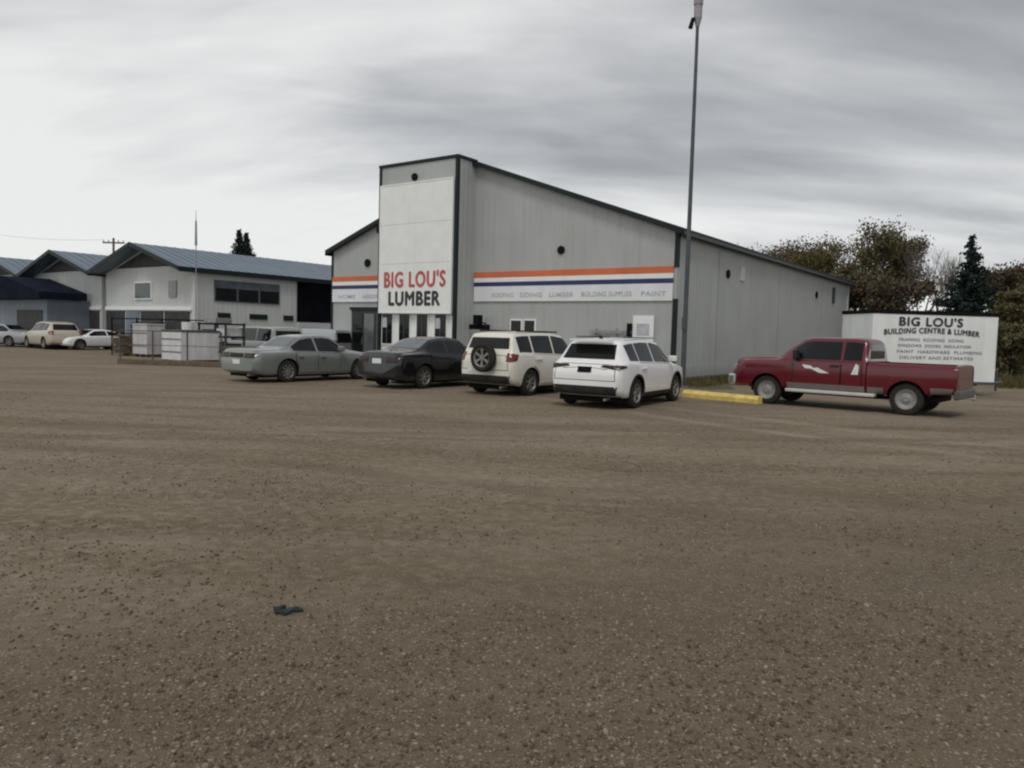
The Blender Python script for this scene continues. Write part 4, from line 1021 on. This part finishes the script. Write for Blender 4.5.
# second fence and clutter behind
pa, pb_ = at(112, 340, 38.6), at(215, 340, 37); pa.z = pb_.z = 0
fd = pb_-pa; FL = fd.length; fn = empty('rail_fence', pa, math.atan2(fd.y, fd.x)); tag(fn, 'dark steel rail fence standing behind the two white crates', 'fence')
for k in range(5): MB().tube((FL*k/4, 0, 0), (FL*k/4, 0, 1.9), .04, n=8).build('post', BLACK, fn)
for z in (1.85, 1.1): MB().tube((0, 0, z), (FL, 0, z), .03, n=6).build('rail', BLACK, fn)
def lumber(px, Y, W_, H_, label, m, rz=GRID):
    p = at(px, 340, Y); p.z = 0; o = empty('lumber_stack', p, rz); tag(o, label, 'lumber stack')
    z = .12; k = 0
    while z < H_:
        b = MB(); x = -W_/2
        while x < W_/2-.1:
            b.box(x, x+.13, rnd.uniform(-.05, .05), 1.9+rnd.uniform(-.1, .1), z, z+.085); x += .14
        b.build('board_layer', m, o); z += .09; k += 1
        if k % 4 == 0:
            MB().box(-W_/2, W_/2, .3, .4, z-.003, z+.045).build('spacer', WOOD, o); z += .047
    for x in (-.4, .4): MB().box(-W_/2, W_/2, .9+x, 1.0+x, 0, .118).build('bearer', WOOD, o)
lumber(117, 37.5, .9, 1.0, 'dark lumber stack at the fence end, beside the taller white crate', WOOD)
lumber(228, 30.5, .9, .75, 'low lumber stack just behind the tail of the grey-green sedan', WOOD)
lumber(141, 43.5, 2.2, 1.7, 'blackish lumber stack against the warehouse front, behind the taller white crate', DARKBR)
# lumber stack and barrels
p = at(212, 340, 33); p.z = 0
ls = empty('pallet_rack', p, GRID); tag(ls, 'dark steel rack holding bundled boards between the crates and the grey van', 'rack')
for x in (-1.0, 1.0):
    for y in (0, .9): MB().box(x-.04, x+.04, y-.04, y+.04, 0, 1.75).build('upright', POLEM, ls)
for z in (.45, 1.1, 1.65): MB().box(-1.04, 1.04, -.05, .95, z, z+.07).build('shelf', BLACK, ls)
for k, (x0, x1, z0, z1, m) in enumerate(((-.9, -.1, .522, .92, CRATE), (.0, .9, .522, .85, DARKBR), (-.85, .1, 1.172, 1.45, DARKBR), (.25, .9, 1.172, 1.5, CRATE2), (-.7, .2, 1.722, 1.95, STEEL))):
    o = bevel(MB().box(-.0, x1-x0, 0, .8, 0, z1-z0).build('boxed_bundle', m), .01)
    o.parent = None; o.matrix_world = Matrix.Translation(p) @ Matrix.Rotation(GRID, 4, 'Z') @ Matrix.Translation((x0, .05, z0+.002))
    tag(o, ('pale bundle on the lowest shelf of the dark rack', 'dark bundle on the lowest shelf of the dark rack', 'dark bundle on the middle shelf of the dark rack', 'pale bundle on the middle shelf of the dark rack', 'grey bundle on the top of the dark rack')[k], 'bundle')
for k, (px, Y, m, lab) in enumerate(((168, 36.2, POLEM, 'dark oil drum standing behind the lower white crate'), (188, 36.5, CRATE2, 'pale drum standing behind the lower white crate'))):
    p = at(px, 340, Y); p.z = 0
    o = MB().lathe([(0, 0), (.29, 0), (.30, .3), (.285, .31), (.30, .6), (.285, .61), (.29, 1.75 if k else 1.35), (0, 1.75 if k else 1.35)], Matrix.Rotation(-math.pi/2, 4, 'Y'), 20).build('drum', m, smooth=35)
    o.location = p; tag(o, lab, 'drum')

# ------------------------------------------------------------------ yellow kerb and verge
q0, q1 = gnd(682, 397), gnd(757, 404)
dv = q1-q0; kl = dv.length
kb = empty('parking_kerb', q0, math.atan2(dv.y, dv.x)); tag(kb, 'worn yellow concrete parking kerb between the white crossover and the red pickup', 'kerb')
mbk = MB(); n = 12
prof = [(0, 0), (0, .11), (.06, .19), (.30, .19), (.36, .11), (.36, 0)]
vs = []
for i in range(n+1):
    for a, z in prof: vs.append((kl*i/n, a+rnd.uniform(-.006, .006), max(0, z+rnd.uniform(-.008, .008)) if z else 0))
m_ = len(prof); fs = [(i*m_+k, i*m_+k+1, (i+1)*m_+k+1, (i+1)*m_+k) for i in range(n) for k in range(m_-1)] + [tuple(range(m_)), tuple(n*m_+k for k in range(m_))[::-1]]
mbk.add(vs, fs).build('block', YELLOW, kb, smooth=30)
vm = mat('dry verge soil', (.085, .072, .040), .95, 0, .35, 3, bump=.6, bscale=30)
def loc2w(x, y, z=0): return Matrix.Translation(C0) @ Matrix.Rotation(GRID, 4, 'Z') @ Vector((x, y, z))
mv = MB(); vv = []
for i in range(29):
    y = -3+i*(DB+3)/28; vv += [loc2w(.06 if y > 0 else -.6, y, .004), loc2w(2.6+.5*math.sin(i*1.7)+rnd.uniform(-.2, .2), y, .004)]
mv.add(vv, [(2*i, 2*i+1, 2*i+3, 2*i+2) for i in range(28)]); tag(mv.build('verge', vm), kind='structure')
dry = leafmat('dry grass', (.10, .085, .035), (.13, .10, .04), (.06, .07, .025))
def grass(area, n, hgt, name, label, wid=.02):
    mb = MB()
    for _ in range(n):
        p = area()
        if p is None: continue
        a = rnd.random()*6.28; h_ = hgt*rnd.uniform(.4, 1.2); w_ = wid*rnd.uniform(.6, 1.4); t = Vector((math.cos(a), math.sin(a), 0)); l_ = Vector((rnd.uniform(-.5, .5), rnd.uniform(-.5, .5), 0))*h_
        mb.add([p-t*w_, p+t*w_, p+l_+Vector((0, 0, h_))], [(0, 1, 2)])
    o = mb.build(name, dry, fix=False); tag(o, label, 'grass', kind='stuff')
def ar1():
    y = rnd.uniform(-2.5, DB); return loc2w(rnd.uniform(.08, 2.3)*rnd.random()**.4 if y > 0 else rnd.uniform(-.3, 2.0), y)
grass(ar1, 9000, .16, 'weeds', 'dry weeds growing along the foot of the long side wall')
# right-hand verge
gv = MB(); pts = [gnd(1003, 384), gnd(1200, 392), at(1200, 350, 200), at(850, 350, 200), at(880, 350, 55)]
for p_ in pts: p_.z = .004
gv.add(pts, [(0, 1, 2, 3, 4)]); tag(gv.build('grass_field', mat('dull grass soil', (.075, .07, .035), .95, 0, .4, .8, bump=.5, bscale=8)), kind='structure')
def ar2():
    px = rnd.uniform(1000, 1110); Y = rnd.uniform(29.5, 60); p = at(px, 350, Y); p.z = 0; return p
grass(ar2, 12000, .35, 'long_grass', 'long dry grass growing beyond the right end of the trailer', .03)

# ------------------------------------------------------------------ trees
def limbs(mb, p, d, ln, r, depth, spread=.55, up=.25, tips=None, n=6, kids=(2, 4)):
    q = p
    segs = 3; dd = d.copy()
    for i in range(segs):
        nd = (dd + Vector((rnd.uniform(-.16, .16), rnd.uniform(-.16, .16), rnd.uniform(-.05, .16)))).normalized()
        q2 = q + nd*ln/segs; r2 = r*(1-.16*(i+1)); mb.tube(q, q2, r*(1-.16*i), r2, n, caps=False); q = q2; dd = nd
        if depth > 0 and i > 0 and rnd.random() < .7:
            sd_ = (dd + Vector((rnd.uniform(-1, 1), rnd.uniform(-1, 1), rnd.uniform(-.2, .6)))*spread*1.3).normalized()
            limbs(mb, q, sd_, ln*.6, r*.45, depth-1, spread, up, tips, max(3, n-1), kids)
    if depth <= 0:
        if tips is not None: tips.append(q)
        return
    for k in range(rnd.randint(*kids)):
        nd = (dd + Vector((rnd.uniform(-1, 1), rnd.uniform(-1, 1), rnd.uniform(-.4, .6)+up))*spread).normalized()
        limbs(mb, q, nd, ln*rnd.uniform(.62, .82), r*.52, depth-1, spread, up, tips, max(3, n-1), kids)
def leaf(mb, p, s):
    a = Vector((rnd.gauss(0, 1), rnd.gauss(0, 1), rnd.gauss(0, 1))).normalized(); b = a.orthogonal().normalized(); c = a.cross(b)
    mb.add([p-b*s-c*s*.5, p+b*s-c*s*.6, p+b*s*.8+c*s*.6, p-b*s*.7+c*s*.7], [(0, 1, 2, 3)])
def tree(px, Y, toppy, wpx, lm, label, nleaf=5000, bark=BARK, leafs=.078, depth=3, name='broadleaf_tree', group='trees behind the store', base=.12, density=1):
    p = at(px, 345, Y); top = at(px, toppy, Y).z; p.z = 0; half = wpx/F*Y/2
    root = empty(name, p); tag(root, label, 'tree', group)
    tips = []; mb = MB(); H_ = top
    stems = rnd.randint(1, 3)
    for s in range(stems):
        limbs(mb, Vector((rnd.uniform(-.4, .4)*(stems > 1), rnd.uniform(-.3, .3), 0)), Vector((rnd.uniform(-.25, .25), rnd.uniform(-.2, .2), 1)).normalized(), H_*.36, .15*H_/8, depth, .55, .3, tips)
    # scale the skeleton to fit
    mx_ = max(v[2] for v in mb.v); wx = max(abs(v[0]) for v in mb.v)+.01
    kx = half/wx*1.0; kz = H_/mx_
    mb.v = [(v[0]*kx, v[1]*kx, v[2]*kz) for v in mb.v]; tips = [Vector((t.x*kx, t.y*kx, t.z*kz)) for t in tips]
    mb.build('trunk', bark, root, fix=False)
    if nleaf:
        cr = MB(); cl = []
        for t in tips:
            if rnd.random() < density: cl.append((t, rnd.uniform(.35, .95)*H_/9))
        for _ in range(int(len(tips)*.35)):
            t = rnd.choice(tips); cl.append((Vector((t.x*rnd.uniform(.3, 1.1), t.y*rnd.uniform(.3, 1.1), t.z*rnd.uniform(base+.1, .9))), rnd.uniform(.5, 1.1)*H_/9))
        for k in range(int(nleaf*1.5)):
            c, r_ = cl[rnd.randrange(len(cl))]
            o_ = Vector((rnd.gauss(0, 1), rnd.gauss(0, 1), rnd.gauss(0, .8)))*r_*.52
            leaf(cr, c+o_, leafs*rnd.uniform(.6, 1.3))
        cr.build('crown', lm, root, fix=False)
    return root
olive = leafmat('olive leaves', (.085, .075, .038), (.11, .096, .046), (.14, .12, .056))
brown = leafmat('brown leaves', (.085, .067, .042), (.105, .082, .052), (.13, .10, .064))
gold = leafmat('yellowing leaves', (.10, .088, .04), (.14, .118, .048), (.18, .148, .06))
G = 'trees behind the store'
tree(775, 74, 246, 90, olive, 'small olive tree just showing over the low end of the store roof', 5000, group=G)
tree(808, 68, 243, 100, brown, 'thin brownish tree over the far end of the store roof', 5500, group=G)
tree(836, 64, 243, 100, gold, 'yellowing olive tree above the far corner of the store', 8000, group=G)
tree(866, 60, 237, 84, olive, 'tall olive-brown tree above the left end of the trailer', 9000, group=G)
tree(886, 62, 235, 66, brown, 'tallest brown half-bare tree above the middle of the trailer', 6000, density=.7, group=G)
tree(850, 52, 268, 90, brown, 'low dark brown thicket tree directly behind the trailer and store corner', 9000, group=G)
tree(882, 50, 272, 70, brown, 'low brown bushy tree directly behind the middle of the trailer', 7000, group=G)
tree(918, 56, 240, 74, None, 'bare pale-branched tree left of the spruce', 0, BARKL, depth=4, name='bare_tree', group=G)
tree(945, 58, 255, 80, None, 'bare grey tree low behind the spruce', 0, BARKL, depth=4, name='bare_tree', group=G)
tree(1010, 50, 268, 70, brown, 'reddish-brown tree at the right of the spruce', 8000, group=G)
tree(1030, 42, 290, 80, olive, 'olive bush-like tree past the right end of the trailer', 8000, group=G)
tree(1012, 38, 325, 60, olive, 'low dark bush at the right end of the trailer', 5000, group=G)
tree(1000, 60, 272, 40, brown, 'dim brown tree between spruce and reddish tree', 5000, group=G)
tree(1060, 46, 262, 80, brown, 'brown tree beyond the right edge of the photo', 4000, group=G)

spm = leafmat('spruce needles', (.014, .024, .020), (.022, .036, .030), (.036, .052, .042))
def spruce(px, Y, toppy, wpx, label, n=60, name='spruce_tree', basez=.8, lay=30):
    p = at(px, 345, Y); H_ = at(px, toppy, Y).z; p.z = 0; half = wpx/F*Y/2
    root = empty(name, p); tag(root, label, 'tree')
    MB().tube((0, 0, 0), (0, 0, H_*.97), .16, .02, 8).build('trunk', BARK, root)
    cr = MB()
    for i in range(lay):
        t = i/(lay-1); z = basez+(H_-basez)*t**.93; rr = half*(1-t)**.85*rnd.uniform(.78, 1.12)+.06
        nb_ = int(9+14*(1-t))
        for k in range(nb_):
            a = rnd.random()*6.28; ln = rr*rnd.uniform(.65, 1.1); d_ = Vector((math.cos(a), math.sin(a), -.28))
            c0 = Vector((0, 0, z+rnd.uniform(-.15, .15)))
            m = max(3, int(ln/.10))
            for j in range(m):
                f_ = (j+.5)/m; pt = c0+d_*ln*f_+Vector((0, 0, .22*ln*f_*f_)); wdt = .17*(1-f_*.55)
                for _ in range(3): leaf(cr, pt+Vector((rnd.gauss(0, wdt*.6), rnd.gauss(0, wdt*.6), rnd.gauss(-.03, .05))), .085*rnd.uniform(.6, 1.2))
    cr.build('crown', spm, root, fix=False); return root
spruce(965, 47, 238, 98, 'dark pointed spruce rising above the right half of the trailer')
spruce(239, 72, 231, 62, 'taller of the twin slim conifer tips above the warehouse roof', lay=64)
spruce(246, 73, 234, 58, 'shorter of the twin slim conifer tips above the warehouse roof', lay=64)

# pale rocks at the verge
for k, (px, py, r_) in enumerate(((1006, 378, .35), (1018, 376, .45), (1040, 380, .4))):
    p = gnd(px, py); bm = bmesh.new(); bmesh.ops.create_icosphere(bm, subdivisions=3, radius=r_)
    for v in bm.verts: v.co *= 1+.35*noise.noise(v.co*2.5+Vector((k*7, 0, 0))); v.co.z *= .6
    me = bpy.data.meshes.new('boulder'); bm.to_mesh(me); bm.free(); me.materials.append(mat('pale stone', (.28, .25, .21), .9, 0, .25, 4, bump=.4)); me.shade_smooth()
    o = bpy.data.objects.new('boulder', me); COL.objects.link(o); o.location = p+Vector((0, 0, r_*.3))
    tag(o, ('small pale boulder nearest the trailer tow bar', 'pale boulder at the edge of the grass beside the small boulder', 'pale boulder outermost in the grass')[k], 'boulder', 'boulders at the grass edge')
# dark scrap on the gravel
p = gnd(288, 611); o = MB(); 
for _ in range(7):
    a = rnd.random()*3.1; q = Vector((rnd.uniform(-.06, .06), rnd.uniform(-.04, .04), 0)); o.box(-.04, .04, -.012, .012, 0, .012+rnd.random()*.01, Matrix.Translation(q) @ Matrix.Rotation(a, 4, 'Z'))
o = o.build('debris_scrap', mat('green black scrap', (.012, .02, .02), .8)); o.location = p; tag(o, 'small dark scrap lying alone on the open gravel', 'scrap')
